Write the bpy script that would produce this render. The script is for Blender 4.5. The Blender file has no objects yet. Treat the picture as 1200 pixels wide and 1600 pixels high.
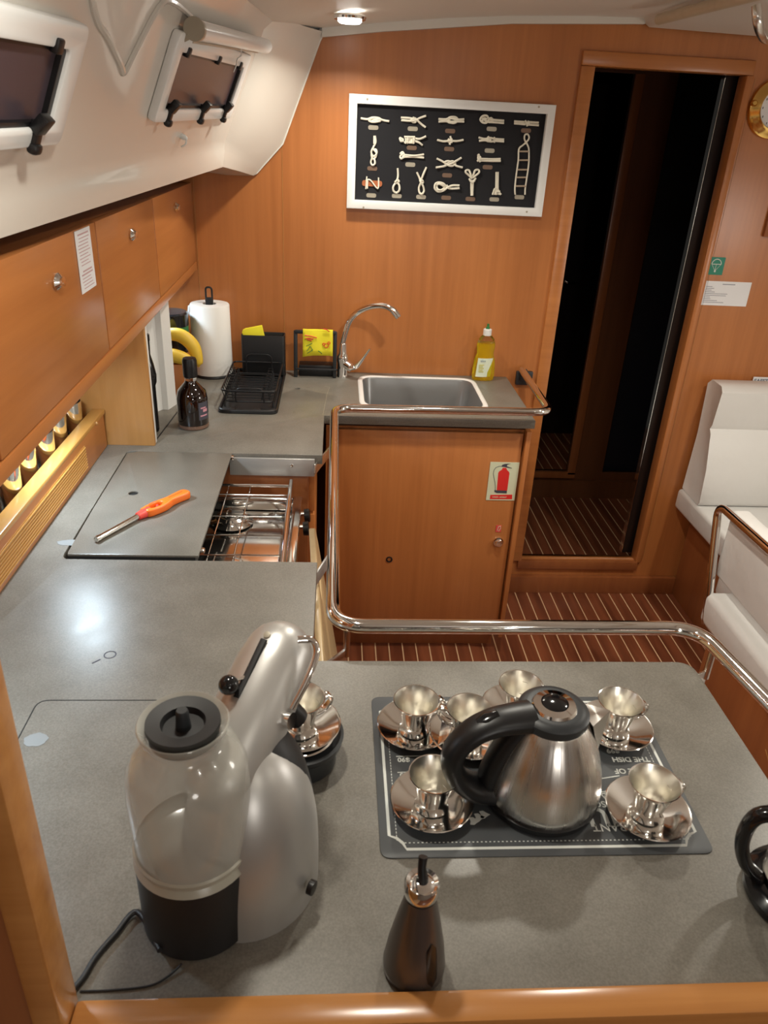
import bpy, bmesh, math, random
from mathutils import Vector, Matrix
random.seed(7)
PI = math.pi
S = bpy.context.scene
COL = S.collection

# ------------------------------------------------------------------ camera
TILT, YAW, ROLL = 0.46842567, 0.07850016, 0.05263081
CAM = Vector((0, 0, 1.70))
FOC = 1174.97                      # pixels, frame 1200 x 1600
_f = Vector((math.sin(YAW)*math.cos(TILT), math.cos(YAW)*math.cos(TILT), -math.sin(TILT)))
_r0 = Vector((math.cos(YAW), -math.sin(YAW), 0)); _u0 = _r0.cross(_f)
_r = _r0*math.cos(ROLL) + _u0*math.sin(ROLL)
_u = _u0*math.cos(ROLL) - _r0*math.sin(ROLL)
cd = bpy.data.cameras.new('camera'); cam = bpy.data.objects.new('camera', cd); COL.objects.link(cam)
cam.matrix_world = Matrix(((_r.x, _u.x, -_f.x, CAM.x), (_r.y, _u.y, -_f.y, CAM.y), (_r.z, _u.z, -_f.z, CAM.z), (0, 0, 0, 1)))
cd.sensor_fit = 'VERTICAL'; cd.sensor_height = 36; cd.lens = FOC/1600*36
cd.clip_start = 0.02; cd.clip_end = 50
cd.dof.use_dof = True; cd.dof.focus_distance = 2.0; cd.dof.aperture_fstop = 13
S.camera = cam

def at(u, v, axis, c):
    """The point of the plane axis = c that the photograph shows at (u, v)."""
    d = _f + _r*((u-600)/FOC) - _u*((v-800)/FOC)
    i = 'xyz'.index(axis)
    return CAM + d*((c-CAM[i])/d[i])

# ------------------------------------------------------------------ world, exposure
w = bpy.data.worlds.new('world'); S.world = w; w.use_nodes = True
w.node_tree.nodes['Background'].inputs[0].default_value = (1, .93, .84, 1)
w.node_tree.nodes['Background'].inputs[1].default_value = 0.02
S.view_settings.view_transform = 'Standard'; S.view_settings.look = 'None'
S.view_settings.exposure = -0.08; S.view_settings.gamma = 1.0; S.view_settings.use_curve_mapping = False

WARM = (1, .945, .82); NEUT = (1, .92, .82); COOL = (.72, .88, 1)
def lamp(x, y, z, power, color=WARM, r=.035, to=(0, 0, -1), spread=150):
    ld = bpy.data.lights.new('lamp_light', 'AREA'); ld.shape = 'DISK'; ld.size = 2*r
    ld.energy = power; ld.color = color; ld.spread = math.radians(spread)
    o = bpy.data.objects.new('lamp_light', ld); COL.objects.link(o); o.location = (x, y, z)
    o.rotation_euler = Vector(to).to_track_quat('-Z', 'Y').to_euler()
    return o
CEILING_LAMPS = [(.026, 2.31, 1.958, 4.2), (.48, 1.62, 1.999, 8.0), (-.10, .80, 1.935, 3.4), (1.45, 1.5, 1.985, 7.0), (.65, -.35, 2.008, 1.8), (1.5, .2, 1.985, 3)]
for x, y, z, p in CEILING_LAMPS: lamp(x, y, z-.022, p)
SHELF_LAMPS = [(-.565, 1.50, 1.255, 2.6), (-.565, .75, 1.255, 2.0), (-.56, 2.42, 1.255, .8)]
for x, y, z, p in SHELF_LAMPS: lamp(x, y, z-.012, p, COOL, .03, spread=160)

FILL_LAMPS = [(.55, -1.17, 1.45, 4.5, (0, 1, 0)), (2.07, 1.15, 1.35, 5, (-1, 0, 0))]  # added out of view as fill, to even out the light
for x, y, z, p, t in FILL_LAMPS: lamp(x+t[0]*.03, y+t[1]*.03, z, p, (1, .95, .88), .16, t, 175)

# ------------------------------------------------------------------ materials
def mat(name, color, rough=.5, metal=0., **k):
    m = bpy.data.materials.new(name); m.use_nodes = True
    b = m.node_tree.nodes['Principled BSDF']
    b.inputs['Base Color'].default_value = (*color, 1); b.inputs['Roughness'].default_value = rough
    b.inputs['Metallic'].default_value = metal
    for kk, v in k.items():
        b.inputs[{'coat': 'Coat Weight', 'coatr': 'Coat Roughness', 'trans': 'Transmission Weight', 'ior': 'IOR', 'sheen': 'Sheen Weight', 'alpha': 'Alpha', 'aniso': 'Anisotropic', 'spec': 'Specular IOR Level', 'sub': 'Subsurface Weight'}[kk]].default_value = v
    return m
def nodes(m): return m.node_tree.nodes, m.node_tree.links, m.node_tree.nodes['Principled BSDF']
def wood(name, c0, c1, axis='z', rough=.32, scale=1., coat=.15):
    m = mat(name, c0, rough, coat=coat, coatr=.2); n, l, b = nodes(m)
    g = n.new('ShaderNodeNewGeometry'); mp = n.new('ShaderNodeMapping'); l.new(g.outputs['Position'], mp.inputs[0])
    sc = {'z': (45, 45, 1.6), 'y': (45, 1.6, 45), 'x': (1.6, 45, 45)}[axis]
    mp.inputs['Scale'].default_value = [s*scale for s in sc]
    t = n.new('ShaderNodeTexNoise'); t.inputs['Scale'].default_value = 1; t.inputs['Detail'].default_value = 5; t.inputs['Roughness'].default_value = .6
    l.new(mp.outputs[0], t.inputs[0])
    mp2 = n.new('ShaderNodeMapping'); l.new(g.outputs['Position'], mp2.inputs[0]); mp2.inputs['Scale'].default_value = [s*.12*scale for s in sc]
    t2 = n.new('ShaderNodeTexNoise'); t2.inputs['Scale'].default_value = 1; t2.inputs['Detail'].default_value = 3; l.new(mp2.outputs[0], t2.inputs[0])
    mx = n.new('ShaderNodeMath'); mx.operation = 'ADD'; l.new(t.outputs[0], mx.inputs[0]); l.new(t2.outputs[0], mx.inputs[1])
    r = n.new('ShaderNodeMapRange'); r.inputs[1].default_value = .7; r.inputs[2].default_value = 1.3; l.new(mx.outputs[0], r.inputs[0])
    c = n.new('ShaderNodeMix'); c.data_type = 'RGBA'; c.inputs[6].default_value = (*c0, 1); c.inputs[7].default_value = (*c1, 1)
    l.new(r.outputs[0], c.inputs[0]); l.new(c.outputs[2], b.inputs['Base Color'])
    return m
M = {}
M['wood'] = wood('cherry_upright', (.40, .138, .038), (.52, .192, .056))
M['wood_y'] = wood('cherry_lengthwise', (.41, .143, .038), (.53, .200, .056), 'y')
M['wood_x'] = wood('cherry_crosswise', (.40, .140, .038), (.53, .20, .056), 'x')
M['wood_d'] = wood('cherry_dark', (.26, .080, .026), (.34, .115, .036))
M['wood_l'] = wood('oak_light', (.44, .205, .058), (.54, .27, .085))
M['wood_ly'] = wood('oak_light_lengthwise', (.50, .245, .055), (.60, .31, .08), 'y')
M['wood_lx'] = wood('cherry_light_crosswise', (.44, .18, .05), (.60, .28, .085), 'x', rough=.22)
M['wood_dimmed'] = wood('passage_wood_dimmed', (.12, .042, .016), (.17, .060, .022))  # cabin wood darkened in its colour to stand for the dim passage
M['beige'] = wood('plywood', (.50, .36, .19), (.60, .45, .25))
M['white'] = mat('gelcoat', (.72, .69, .63), .22, coat=.3)
M['ceil'] = mat('ceiling_white', (.70, .66, .60), .45)
M['white_pl'] = mat('white_plastic', (.78, .78, .76), .3)
M['gloss_white'] = mat('painted_white', (.87, .88, .87), .25)
M['paper'] = mat('paper', (.82, .82, .84), .7)
M['towel'] = mat('tissue', (.84, .83, .80), .9)
M['black'] = mat('black_plastic', (.007, .007, .008), .38)
M['black_m'] = mat('black_matte', (.010, .010, .011), .5)
M['black_g'] = mat('black_gloss', (.008, .008, .009), .12)
M['grey_pl'] = mat('dark_grey_plastic', (.022, .025, .028), .42)
M['chrome'] = mat('chrome', (.86, .85, .83), .07, 1)
M['steel'] = mat('polished_steel', (.88, .87, .84), .10, 1)
M['brushed'] = mat('brushed_steel', (.74, .71, .67), .27, 1, aniso=.7)
M['sinksteel'] = mat('sink_steel', (.27, .27, .27), .30, .55)
M['satin'] = mat('satin_silver', (.50, .49, .47), .38, .6)
M['brass'] = mat('brass', (.80, .52, .16), .18, 1)
M['yellow'] = mat('yellow_cloth', (.88, .78, .03), .8)
M['red'] = mat('red_print', (.72, .03, .025), .45)
M['green'] = mat('green_print', (.0, .20, .12), .4)
M['dgreen'] = mat('dark_green', (.03, .18, .05), .4)
M['signbg'] = mat('sign_cream', (.66, .70, .50), .5)
M['ink'] = mat('ink', (.06, .06, .08), .6)
M['ink_g'] = mat('grey_ink', (.33, .33, .38), .7)
M['ink_r'] = mat('faint_red_ink', (.55, .36, .38), .7)
M['rope'] = mat('rope', (.80, .76, .64), .9)
M['plate'] = mat('name_plate_bronze', (.20, .125, .085), .4, .3)
M['plate_l'] = mat('name_plate_steel', (.42, .38, .30), .35, .4)
M['felt'] = mat('dark_felt', (.010, .010, .013), .9)
M['orange'] = mat('orange_plastic', (.95, .19, .02), .35)
M['redpl'] = mat('red_plastic', (.85, .07, .05), .35)
M['chalk'] = mat('chalk_print', (.70, .72, .68), .6)
M['mat'] = mat('placemat_grey', (.065, .07, .075), .45)
M['banana'] = mat('banana', (.78, .52, .05), .5)
M['amber'] = mat('dish_soap', (.92, .72, .02), .05, trans=.75, ior=1.36)
M['clear'] = mat('clear_glass', (.95, .96, .95), .02, trans=1, ior=1.45)
M['rum'] = mat('dark_rum', (.006, .0015, .001), .05, coat=1)
M['rumbase'] = mat('thick_amber_glass', (.45, .26, .18), .06, trans=.6)
M['lens'] = mat('glass_reflection_tint', (.07, .052, .065), .30, spec=.3)  # purple of the reflections put into the pane colour
M['navy'] = mat('navy_dark', (.012, .013, .02), .4)
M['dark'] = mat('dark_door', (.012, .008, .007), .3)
M['stain'] = mat('dried_smear', (.22, .23, .23), .6)
M['seam'] = mat('seam_dark', (.015, .014, .013), .7)
# tank: frosty clear plastic
m = mat('water_tank_plastic', (.66, .65, .58), .15, alpha=.46, coat=.8); M['tank'] = m
# leather
def leather():
    m = mat('white_leather', (.74, .73, .71), .42); n, l, b = nodes(m)
    t = n.new('ShaderNodeTexNoise'); t.inputs['Scale'].default_value = 9; t.inputs['Detail'].default_value = 3
    g = n.new('ShaderNodeNewGeometry'); l.new(g.outputs['Position'], t.inputs[0])
    bu = n.new('ShaderNodeBump'); bu.inputs['Strength'].default_value = .25; bu.inputs['Distance'].default_value = .02
    l.new(t.outputs[0], bu.inputs['Height']); l.new(bu.outputs[0], b.inputs['Normal'])
    return m
M['leather'] = leather()
def streaked(name, col, r0, r1, freq):
    m = mat(name, col, r0, 1); n, l, b = nodes(m)
    tc = n.new('ShaderNodeTexCoord'); g = n.new('ShaderNodeTexGradient'); g.gradient_type = 'RADIAL'; l.new(tc.outputs['Object'], g.inputs[0])
    t = n.new('ShaderNodeTexNoise'); t.noise_dimensions = '1D'; t.inputs['Scale'].default_value = freq; t.inputs['Detail'].default_value = 3
    l.new(g.outputs['Fac'], t.inputs['W'])
    r = n.new('ShaderNodeMapRange'); r.inputs[1].default_value = .3; r.inputs[2].default_value = .7; r.inputs[3].default_value = r0; r.inputs[4].default_value = r1
    l.new(t.outputs[0], r.inputs[0]); l.new(r.outputs[0], b.inputs['Roughness'])
    bu = n.new('ShaderNodeBump'); bu.inputs['Strength'].default_value = .15; bu.inputs['Distance'].default_value = .003
    l.new(t.outputs[0], bu.inputs['Height']); l.new(bu.outputs[0], b.inputs['Normal'])
    return m
M['kettle'] = streaked('kettle_brushed_steel', (.76, .73, .69), .22, .34, 26)
def worktop():
    m = mat('grey_laminate', (.2, .2, .2), .33, spec=.5); n, l, b = nodes(m)
    g = n.new('ShaderNodeNewGeometry')
    t = n.new('ShaderNodeTexNoise'); t.inputs['Scale'].default_value = 420; t.inputs['Detail'].default_value = 2; l.new(g.outputs['Position'], t.inputs[0])
    t2 = n.new('ShaderNodeTexNoise'); t2.inputs['Scale'].default_value = 14; t2.inputs['Detail'].default_value = 5; l.new(g.outputs['Position'], t2.inputs[0])
    r = n.new('ShaderNodeValToRGB'); r.color_ramp.elements[0].position = .32; r.color_ramp.elements[0].color = (.148, .135, .113, 1)
    r.color_ramp.elements[1].position = .72; r.color_ramp.elements[1].color = (.203, .188, .160, 1); l.new(t.outputs[0], r.inputs[0])
    r2 = n.new('ShaderNodeMapRange'); r2.inputs[1].default_value = .3; r2.inputs[2].default_value = .7; r2.inputs[3].default_value = .9; r2.inputs[4].default_value = 1.08; l.new(t2.outputs[0], r2.inputs[0])
    mx = n.new('ShaderNodeVectorMath'); mx.operation = 'SCALE'; l.new(r.outputs[0], mx.inputs[0]); l.new(r2.outputs[0], mx.inputs['Scale'])
    l.new(mx.outputs[0], b.inputs['Base Color'])
    rr = n.new('ShaderNodeMapRange'); rr.inputs[1].default_value = .3; rr.inputs[2].default_value = .7; rr.inputs[3].default_value = .30; rr.inputs[4].default_value = .38
    l.new(t2.outputs[0], rr.inputs[0]); l.new(rr.outputs[0], b.inputs['Roughness'])
    return m
M['top'] = worktop()
def flooring():
    m = mat('teak_and_holly', (.1, .03, .02), .3, coat=.2); n, l, b = nodes(m)
    g = n.new('ShaderNodeNewGeometry'); s = n.new('ShaderNodeSeparateXYZ'); l.new(g.outputs['Position'], s.inputs[0])
    a = n.new('ShaderNodeMath'); a.operation = 'ADD'; a.inputs[1].default_value = 5*.0497 - .0195 + .0018; l.new(s.outputs[0], a.inputs[0])
    md = n.new('ShaderNodeMath'); md.operation = 'MODULO'; md.inputs[1].default_value = .0497; l.new(a.outputs[0], md.inputs[0])
    ls = n.new('ShaderNodeMath'); ls.operation = 'LESS_THAN'; ls.inputs[1].default_value = .0042; l.new(md.outputs[0], ls.inputs[0])
    mp = n.new('ShaderNodeMapping'); mp.inputs['Scale'].default_value = (18, 1.6, 20); l.new(g.outputs['Position'], mp.inputs[0])
    t = n.new('ShaderNodeTexNoise'); t.inputs['Scale'].default_value = 1.5; t.inputs['Detail'].default_value = 5; l.new(mp.outputs[0], t.inputs[0])
    r = n.new('ShaderNodeValToRGB'); r.color_ramp.elements[0].position = .3; r.color_ramp.elements[0].color = (.11, .030, .014, 1)
    r.color_ramp.elements[1].position = .7; r.color_ramp.elements[1].color = (.26, .078, .034, 1); l.new(t.outputs[0], r.inputs[0])
    c = n.new('ShaderNodeMix'); c.data_type = 'RGBA'; c.inputs[7].default_value = (.70, .46, .27, 1)
    l.new(ls.outputs[0], c.inputs[0]); l.new(r.outputs[0], c.inputs[6]); l.new(c.outputs[2], b.inputs['Base Color'])
    return m
M['floor'] = flooring()
def emis(name, col, s):
    m = mat(name, (1, 1, 1)); n, l, b = nodes(m); b.inputs['Emission Color'].default_value = (*col, 1); b.inputs['Emission Strength'].default_value = s; return m
M['lit'] = emis('lit_diffuser', (1, .97, .92), 12); M['lit_cool'] = emis('lit_diffuser_cool', (.8, .92, 1), 6)

# ------------------------------------------------------------------ mesh tools
class MB:
    def __init__(s): s.bm = bmesh.new()
    def _merge(s, b):
        me = bpy.data.meshes.new('t'); b.to_mesh(me); b.free(); s.bm.from_mesh(me); bpy.data.meshes.remove(me); return s
    def box(s, x0, x1, y0, y1, z0, z1, bev=0., seg=2, rot=None, piv=None):
        b = bmesh.new(); bmesh.ops.create_cube(b, size=1)
        for v in b.verts: v.co = Vector(((x0+x1)/2+v.co.x*(x1-x0), (y0+y1)/2+v.co.y*(y1-y0), (z0+z1)/2+v.co.z*(z1-z0)))
        if bev > 0: bmesh.ops.bevel(b, geom=b.edges[:], offset=bev, segments=seg, profile=.5, affect='EDGES')
        if rot is not None: bmesh.ops.rotate(b, verts=b.verts, cent=piv or ((x0+x1)/2, (y0+y1)/2, (z0+z1)/2), matrix=rot)
        return s._merge(b)
    def tube(s, pts, r, n=12, closed=False, cap=True, flat=1.):
        pts = [Vector(p) for p in pts]; N = len(pts)
        rs = r if isinstance(r, (list, tuple)) else [r]*N
        rings = []; prev = None
        for i, p in enumerate(pts):
            a = pts[(i-1) % N] if (closed or i > 0) else p; c = pts[(i+1) % N] if (closed or i < N-1) else p
            t = (c-a).normalized() if (c-a).length > 1e-9 else Vector((0, 0, 1))
            if prev is None:
                q = Vector((0, 0, 1)) if abs(t.z) < .9 else Vector((0, 1, 0)); nrm = (q - t*q.dot(t)).normalized()
            else: nrm = (prev - t*prev.dot(t)).normalized()
            prev = nrm; bn = t.cross(nrm)
            rings.append([s.bm.verts.new(p + (nrm*math.cos(2*PI*k/n)*flat + bn*math.sin(2*PI*k/n))*rs[i]) for k in range(n)])
        for i in range(N if closed else N-1):
            A, B = rings[i], rings[(i+1) % N]
            for k in range(n): s.bm.faces.new((A[k], A[(k+1) % n], B[(k+1) % n], B[k]))
        if cap and not closed: s.bm.faces.new(rings[0][::-1]); s.bm.faces.new(rings[-1])
        return s
    def lathe(s, prof, c=(0, 0, 0), n=32, axis=None, flute=None, sx=1., sy=1.):
        """prof: (radius, height) pairs; radius 0 closes."""
        c = Vector(c); q = Vector((0, 0, 1)).rotation_difference(Vector(axis)) if axis is not None else None
        rings = []
        for r, h in prof:
            if r < 1e-6: v = Vector((0, 0, h)); rings.append([s.bm.verts.new(c + (q @ v if q else v))]); continue
            ring = []
            for k in range(n):
                a = 2*PI*k/n; rr = r*(1+(flute(a, h) if flute else 0))
                v = Vector((rr*math.cos(a)*sx, rr*math.sin(a)*sy, h)); ring.append(s.bm.verts.new(c + (q @ v if q else v)))
            rings.append(ring)
        for A, B in zip(rings, rings[1:]):
            if len(A) == 1 and len(B) == 1: continue
            for k in range(n):
                if len(A) == 1: s.bm.faces.new((A[0], B[k], B[(k+1) % n]))
                elif len(B) == 1: s.bm.faces.new((A[k], B[0], A[(k+1) % n]))
                else: s.bm.faces.new((A[k], B[k], B[(k+1) % n], A[(k+1) % n]))
        return s
    def prism(s, pts, d, bev=0):
        """polygon of 3-D points pushed along d"""
        b = bmesh.new(); d = Vector(d)
        A = [b.verts.new(p) for p in pts]; B = [b.verts.new(Vector(p)+d) for p in pts]; n = len(pts)
        b.faces.new(A); b.faces.new(B[::-1])
        for k in range(n): b.faces.new((A[k], B[k], B[(k+1) % n], A[(k+1) % n]))
        bmesh.ops.recalc_face_normals(b, faces=b.faces)
        if bev: bmesh.ops.bevel(b, geom=b.edges[:], offset=bev, segments=2, profile=.5, affect='EDGES')
        return s._merge(b)
    def grid(s, rows):
        V = [[s.bm.verts.new(p) for p in r] for r in rows]
        for a, b in zip(V, V[1:]):
            for k in range(len(a)-1): s.bm.faces.new((a[k], a[k+1], b[k+1], b[k]))
        return s
    def mesh(s, me):
        s.bm.from_mesh(me); return s
    def build(s, name, m, parent=None, smooth=40, recalc=True, centre=True):
        if recalc: bmesh.ops.recalc_face_normals(s.bm, faces=s.bm.faces)
        me = bpy.data.meshes.new(name); s.bm.to_mesh(me); s.bm.free(); me.materials.append(M[m] if isinstance(m, str) else m)
        if smooth:
            for p in me.polygons: p.use_smooth = True
            me.set_sharp_from_angle(angle=math.radians(smooth))
        o = bpy.data.objects.new(name, me); COL.objects.link(o)
        if parent is not None:
            W = wl(parent); me.transform(Matrix.Translation(-W)); o.parent = parent; o['_w'] = list(W)
        elif centre:
            xs = [v.co for v in me.vertices]
            c = Vector(((min(v.x for v in xs)+max(v.x for v in xs))/2, (min(v.y for v in xs)+max(v.y for v in xs))/2, min(v.z for v in xs)))
            me.transform(Matrix.Translation(-c)); o.location = c; o['_w'] = list(c)
        return o
def wl(o): return Vector(o['_w']) if '_w' in o.keys() else Vector((0, 0, 0))
def tag(o, label=None, cat=None, group=None, kind=None):
    if label: o['label'] = label
    if cat: o['category'] = cat
    if group: o['group'] = group
    if kind: o['kind'] = kind
    return o
def thing(name, loc, label, cat, group=None):
    o = bpy.data.objects.new(name, None); COL.objects.link(o); o.location = loc; o['_w'] = list(loc); o.empty_display_size = .05
    return tag(o, label, cat, group)
def struct(o, label=None): o['kind'] = 'structure'; return o
def copy_tree(o, parent=None):
    c = o.copy(); COL.objects.link(c); c.parent = parent
    for ch in list(o.children): copy_tree(ch, c)
    return c
def arc(pts, r, n=6, closed=False):
    """round the corners of a polyline"""
    P = [Vector(p) for p in pts]; out = []; N = len(P)
    for i, p in enumerate(P):
        if not closed and i in (0, N-1): out.append(p); continue
        a = P[i-1]; b = P[(i+1) % N]; u = (a-p); v = (b-p); rr = min(r, u.length*.49, v.length*.49); u.normalize(); v.normalize()
        s, e = p+u*rr, p+v*rr
        for k in range(n+1):
            t = k/n; out.append(s*(1-t)**2 + p*2*t*(1-t) + e*t*t)
    return out
def rrect(x0, x1, y0, y1, r, n=6): return [(p.x, p.y) for p in arc([(x0, y0, 0), (x1, y0, 0), (x1, y1, 0), (x0, y1, 0)], r, n, True)]
def smoothline(pts, n=6):
    P = [Vector(p) for p in pts]; out = []
    for i in range(len(P)-1):
        a = P[max(i-1, 0)]; b = P[i]; c = P[i+1]; d = P[min(i+2, len(P)-1)]
        for k in range(n):
            t = k/n; out.append(.5*((2*b)+(c-a)*t+(2*a-5*b+4*c-d)*t*t+(3*b-a-3*c+d)*t**3))
    out.append(P[-1]); return out
def slab(outlines, z0, z1, bev=0.):
    """flat plate with holes: first outline outer, the others holes, in x, y"""
    cu = bpy.data.curves.new('t', 'CURVE'); cu.dimensions = '2D'; cu.fill_mode = 'BOTH'
    cu.extrude = (z1-z0)/2 - bev; cu.bevel_depth = bev; cu.bevel_resolution = 1; cu.offset = -bev
    for ol in outlines:
        sp = cu.splines.new('POLY'); sp.points.add(len(ol)-1); sp.use_cyclic_u = True
        for p, q in zip(sp.points, ol): p.co = (q[0], q[1], 0, 1)
    o = bpy.data.objects.new('t', cu); COL.objects.link(o); bpy.context.view_layer.update()
    me = bpy.data.meshes.new_from_object(o.evaluated_get(bpy.context.evaluated_depsgraph_get()))
    bpy.data.objects.remove(o); bpy.data.curves.remove(cu); me.transform(Matrix.Translation((0, 0, (z0+z1)/2)))
    mb = MB(); mb.mesh(me); bpy.data.meshes.remove(me); bmesh.ops.remove_doubles(mb.bm, verts=mb.bm.verts, dist=1e-6); return mb
def text(s, size, origin, right, up, thick=.0003, align='LEFT', spacing=1., bold=0.):
    cu = bpy.data.curves.new('t', 'FONT'); cu.body = s; cu.size = size; cu.extrude = thick; cu.align_x = align; cu.space_character = spacing; cu.offset = bold; cu.resolution_u = 3
    o = bpy.data.objects.new('t', cu); COL.objects.link(o); bpy.context.view_layer.update()
    me = bpy.data.meshes.new_from_object(o.evaluated_get(bpy.context.evaluated_depsgraph_get()))
    bpy.data.objects.remove(o); bpy.data.curves.remove(cu)
    r = Vector(right).normalized(); u = Vector(up).normalized(); n = r.cross(u); O = Vector(origin)
    me.transform(Matrix(((r.x, u.x, n.x, O.x), (r.y, u.y, n.y, O.y), (r.z, u.z, n.z, O.z), (0, 0, 0, 1))))
    mb = MB(); mb.mesh(me); bpy.data.meshes.remove(me); return mb

ZT = .93; ZF = .02; YB = 2.614
# ================================================================== SETTING
struct(MB().box(-.75, 2.1, -1.2, 3.53, ZF-.04, ZF).build('floor', 'floor', centre=False))
struct(MB().box(.5, 2.1, 3.56, 5.2, .10, .15).build('floor', 'floor', centre=False))
# forward bulkhead with the doorway; outline follows the coachroof
top = [(-.048, 1.943), (.131, 1.968), (.508, 2.007), (.903, 2.027), (1.253, 2.020), (2.1, 1.97)]
out = [(-.80, -.02), (-.80, 1.55), (-.255, 1.56), (-.167, 1.649)] + top + [(2.1, -.02)]
hole = [(.757, .17), (1.262, .17), (1.262, 1.925), (.757, 1.925)]
bk = slab([out, hole], -.02, .02)
bmesh.ops.rotate(bk.bm, verts=bk.bm.verts, matrix=Matrix.Rotation(PI/2, 3, 'X'))
bmesh.ops.translate(bk.bm, verts=bk.bm.verts, vec=(0, YB+.02, 0))
wall = struct(bk.build('wall_forward', 'wood', smooth=0, centre=False))
for x in (-.452, -.172): MB().box(x-.0008, x+.0008, YB-.0012, YB, ZT, 1.54 if x < -.3 else 1.64).build('panel_seam', 'wood_l', wall)
MB().box(1.285, 1.2862, YB-.0012, YB, .17, 1.9).build('panel_seam', 'wood_l', wall)
# door casing
dc = struct(MB().box(.732, .776, YB-.012, YB+.045, .165, 1.905, .004).build('trim_1', 'wood_x', centre=False))
dc2 = struct(MB().box(1.252, 1.276, YB-.012, YB+.045, .165, 1.905, .004).build('trim_2', 'wood', centre=False))
struct(MB().box(.732, 1.272, YB-.012, YB+.045, 1.905, 1.945, .004).build('trim_3', 'wood_x', centre=False))
struct(MB().box(.762, 1.262, YB-.014, YB+.045, .13, .168, .003).build('trim_4', 'wood_d', centre=False))
struct(MB().box(.70, 1.436, YB-.022, YB-.001, ZF, .098, .002).build('baseboard_forward', 'wood_d', centre=False))
# the dark cabin beyond the doorway
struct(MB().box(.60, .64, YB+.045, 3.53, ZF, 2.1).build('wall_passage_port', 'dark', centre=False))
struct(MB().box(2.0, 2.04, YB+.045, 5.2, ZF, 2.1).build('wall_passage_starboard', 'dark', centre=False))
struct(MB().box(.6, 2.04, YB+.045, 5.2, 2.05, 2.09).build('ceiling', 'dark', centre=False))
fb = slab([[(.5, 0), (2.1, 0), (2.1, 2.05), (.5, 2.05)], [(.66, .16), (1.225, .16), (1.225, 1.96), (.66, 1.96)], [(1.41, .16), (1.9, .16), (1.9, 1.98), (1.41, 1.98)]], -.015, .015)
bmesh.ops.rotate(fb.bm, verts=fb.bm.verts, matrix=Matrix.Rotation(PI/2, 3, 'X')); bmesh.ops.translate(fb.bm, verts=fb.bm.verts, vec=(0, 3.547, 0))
fwd = struct(fb.build('wall_inner', 'wood_dimmed', smooth=0, centre=False))
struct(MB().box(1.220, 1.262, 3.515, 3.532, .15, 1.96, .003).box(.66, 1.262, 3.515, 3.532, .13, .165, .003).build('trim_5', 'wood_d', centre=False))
struct(MB().box(.60, 2.0, 3.51, 3.531, ZF, .12).build('baseboard_inner', 'wood_dimmed', centre=False))
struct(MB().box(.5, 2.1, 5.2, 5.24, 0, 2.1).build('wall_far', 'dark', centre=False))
d = thing('cabin_door', (1.655, 3.575, .16), 'dark navy cabin door in the inner bulkhead beyond the doorway', 'door')
MB().box(1.405, 1.905, 3.565, 3.585, .15, 1.985, .002).build('door_panel', 'navy', d)
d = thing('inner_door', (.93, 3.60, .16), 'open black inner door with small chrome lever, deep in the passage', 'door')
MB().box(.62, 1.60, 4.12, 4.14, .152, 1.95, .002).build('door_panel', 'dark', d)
p = at(893, 442, 'y', 4.10)
MB().tube([(p.x-.02, 4.12, p.z), (p.x-.02, 4.09, p.z), (p.x+.03, 4.09, p.z)], .005).lathe([(0, 0), (.014, 0), (.014, .004), (0, .004)], (p.x-.02, 4.12, p.z), 16, (0, -1, 0)).build('handle', 'chrome', d)
d = thing('sliding_door', (1.4, 2.70, .17), 'black sliding door leaf with thin bright edge strip, slid into the doorway', 'door')
MB().box(1.217, 1.75, 2.675, 2.70, .172, 1.94).build('door_panel', 'dark', d)
MB().box(1.2156, 1.217, 2.672, 2.70, .172, 1.90).build('edge_strip', 'chrome', d)

# ceiling: extruded arch
cp = [(-.215, 1.930), (-.192, 1.937), (-.12, 1.950), (-.048, 1.960), (.131, 1.982), (.32, 2.003), (.508, 2.018), (.70, 2.028), (.895, 2.034), (.905, 2.020), (.918, 2.012), (1.25, 2.007), (1.7, 1.985), (2.1, 1.96)]
ys = [-1.2, 0, 1.2, 2.35, 2.60]
ce = MB(); ce.grid([[(x, y, z) for x, z in cp] for y in ys] )
ce.grid([[(x, y, z+.05) for x, z in cp] for y in ys])
struct(ce.build('ceiling', 'ceil', smooth=30, centre=False, recalc=False))
tp = [(-.052, 1.936), (.131, 1.960), (.508, 1.999), (.903, 2.019)]
def strip(poly, y0, y1, h):
    mb = MB(); rows = [[(x, y0, z+h) for x, z in poly], [(x, y0, z) for x, z in poly], [(x, y1, z) for x, z in poly]]
    return mb.grid(rows)
struct(strip(tp, 2.596, 2.612, .03).build('trim_6', 'white', smooth=30, centre=False))
# starboard and aft walls
struct(MB().box(2.1, 2.14, -1.2, YB, 0, 2.05).build('wall_starboard', 'ceil', centre=False))
struct(MB().box(-.80, 2.14, -1.24, -1.2, 0, 2.1).build('wall_aft', mat('grey_panel', (.30, .28, .26), .5), centre=False))
struct(MB().box(-.78, -.75, -1.2, YB, 0, 1.60).build('wall_port', 'wood_l', centre=False))

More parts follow.
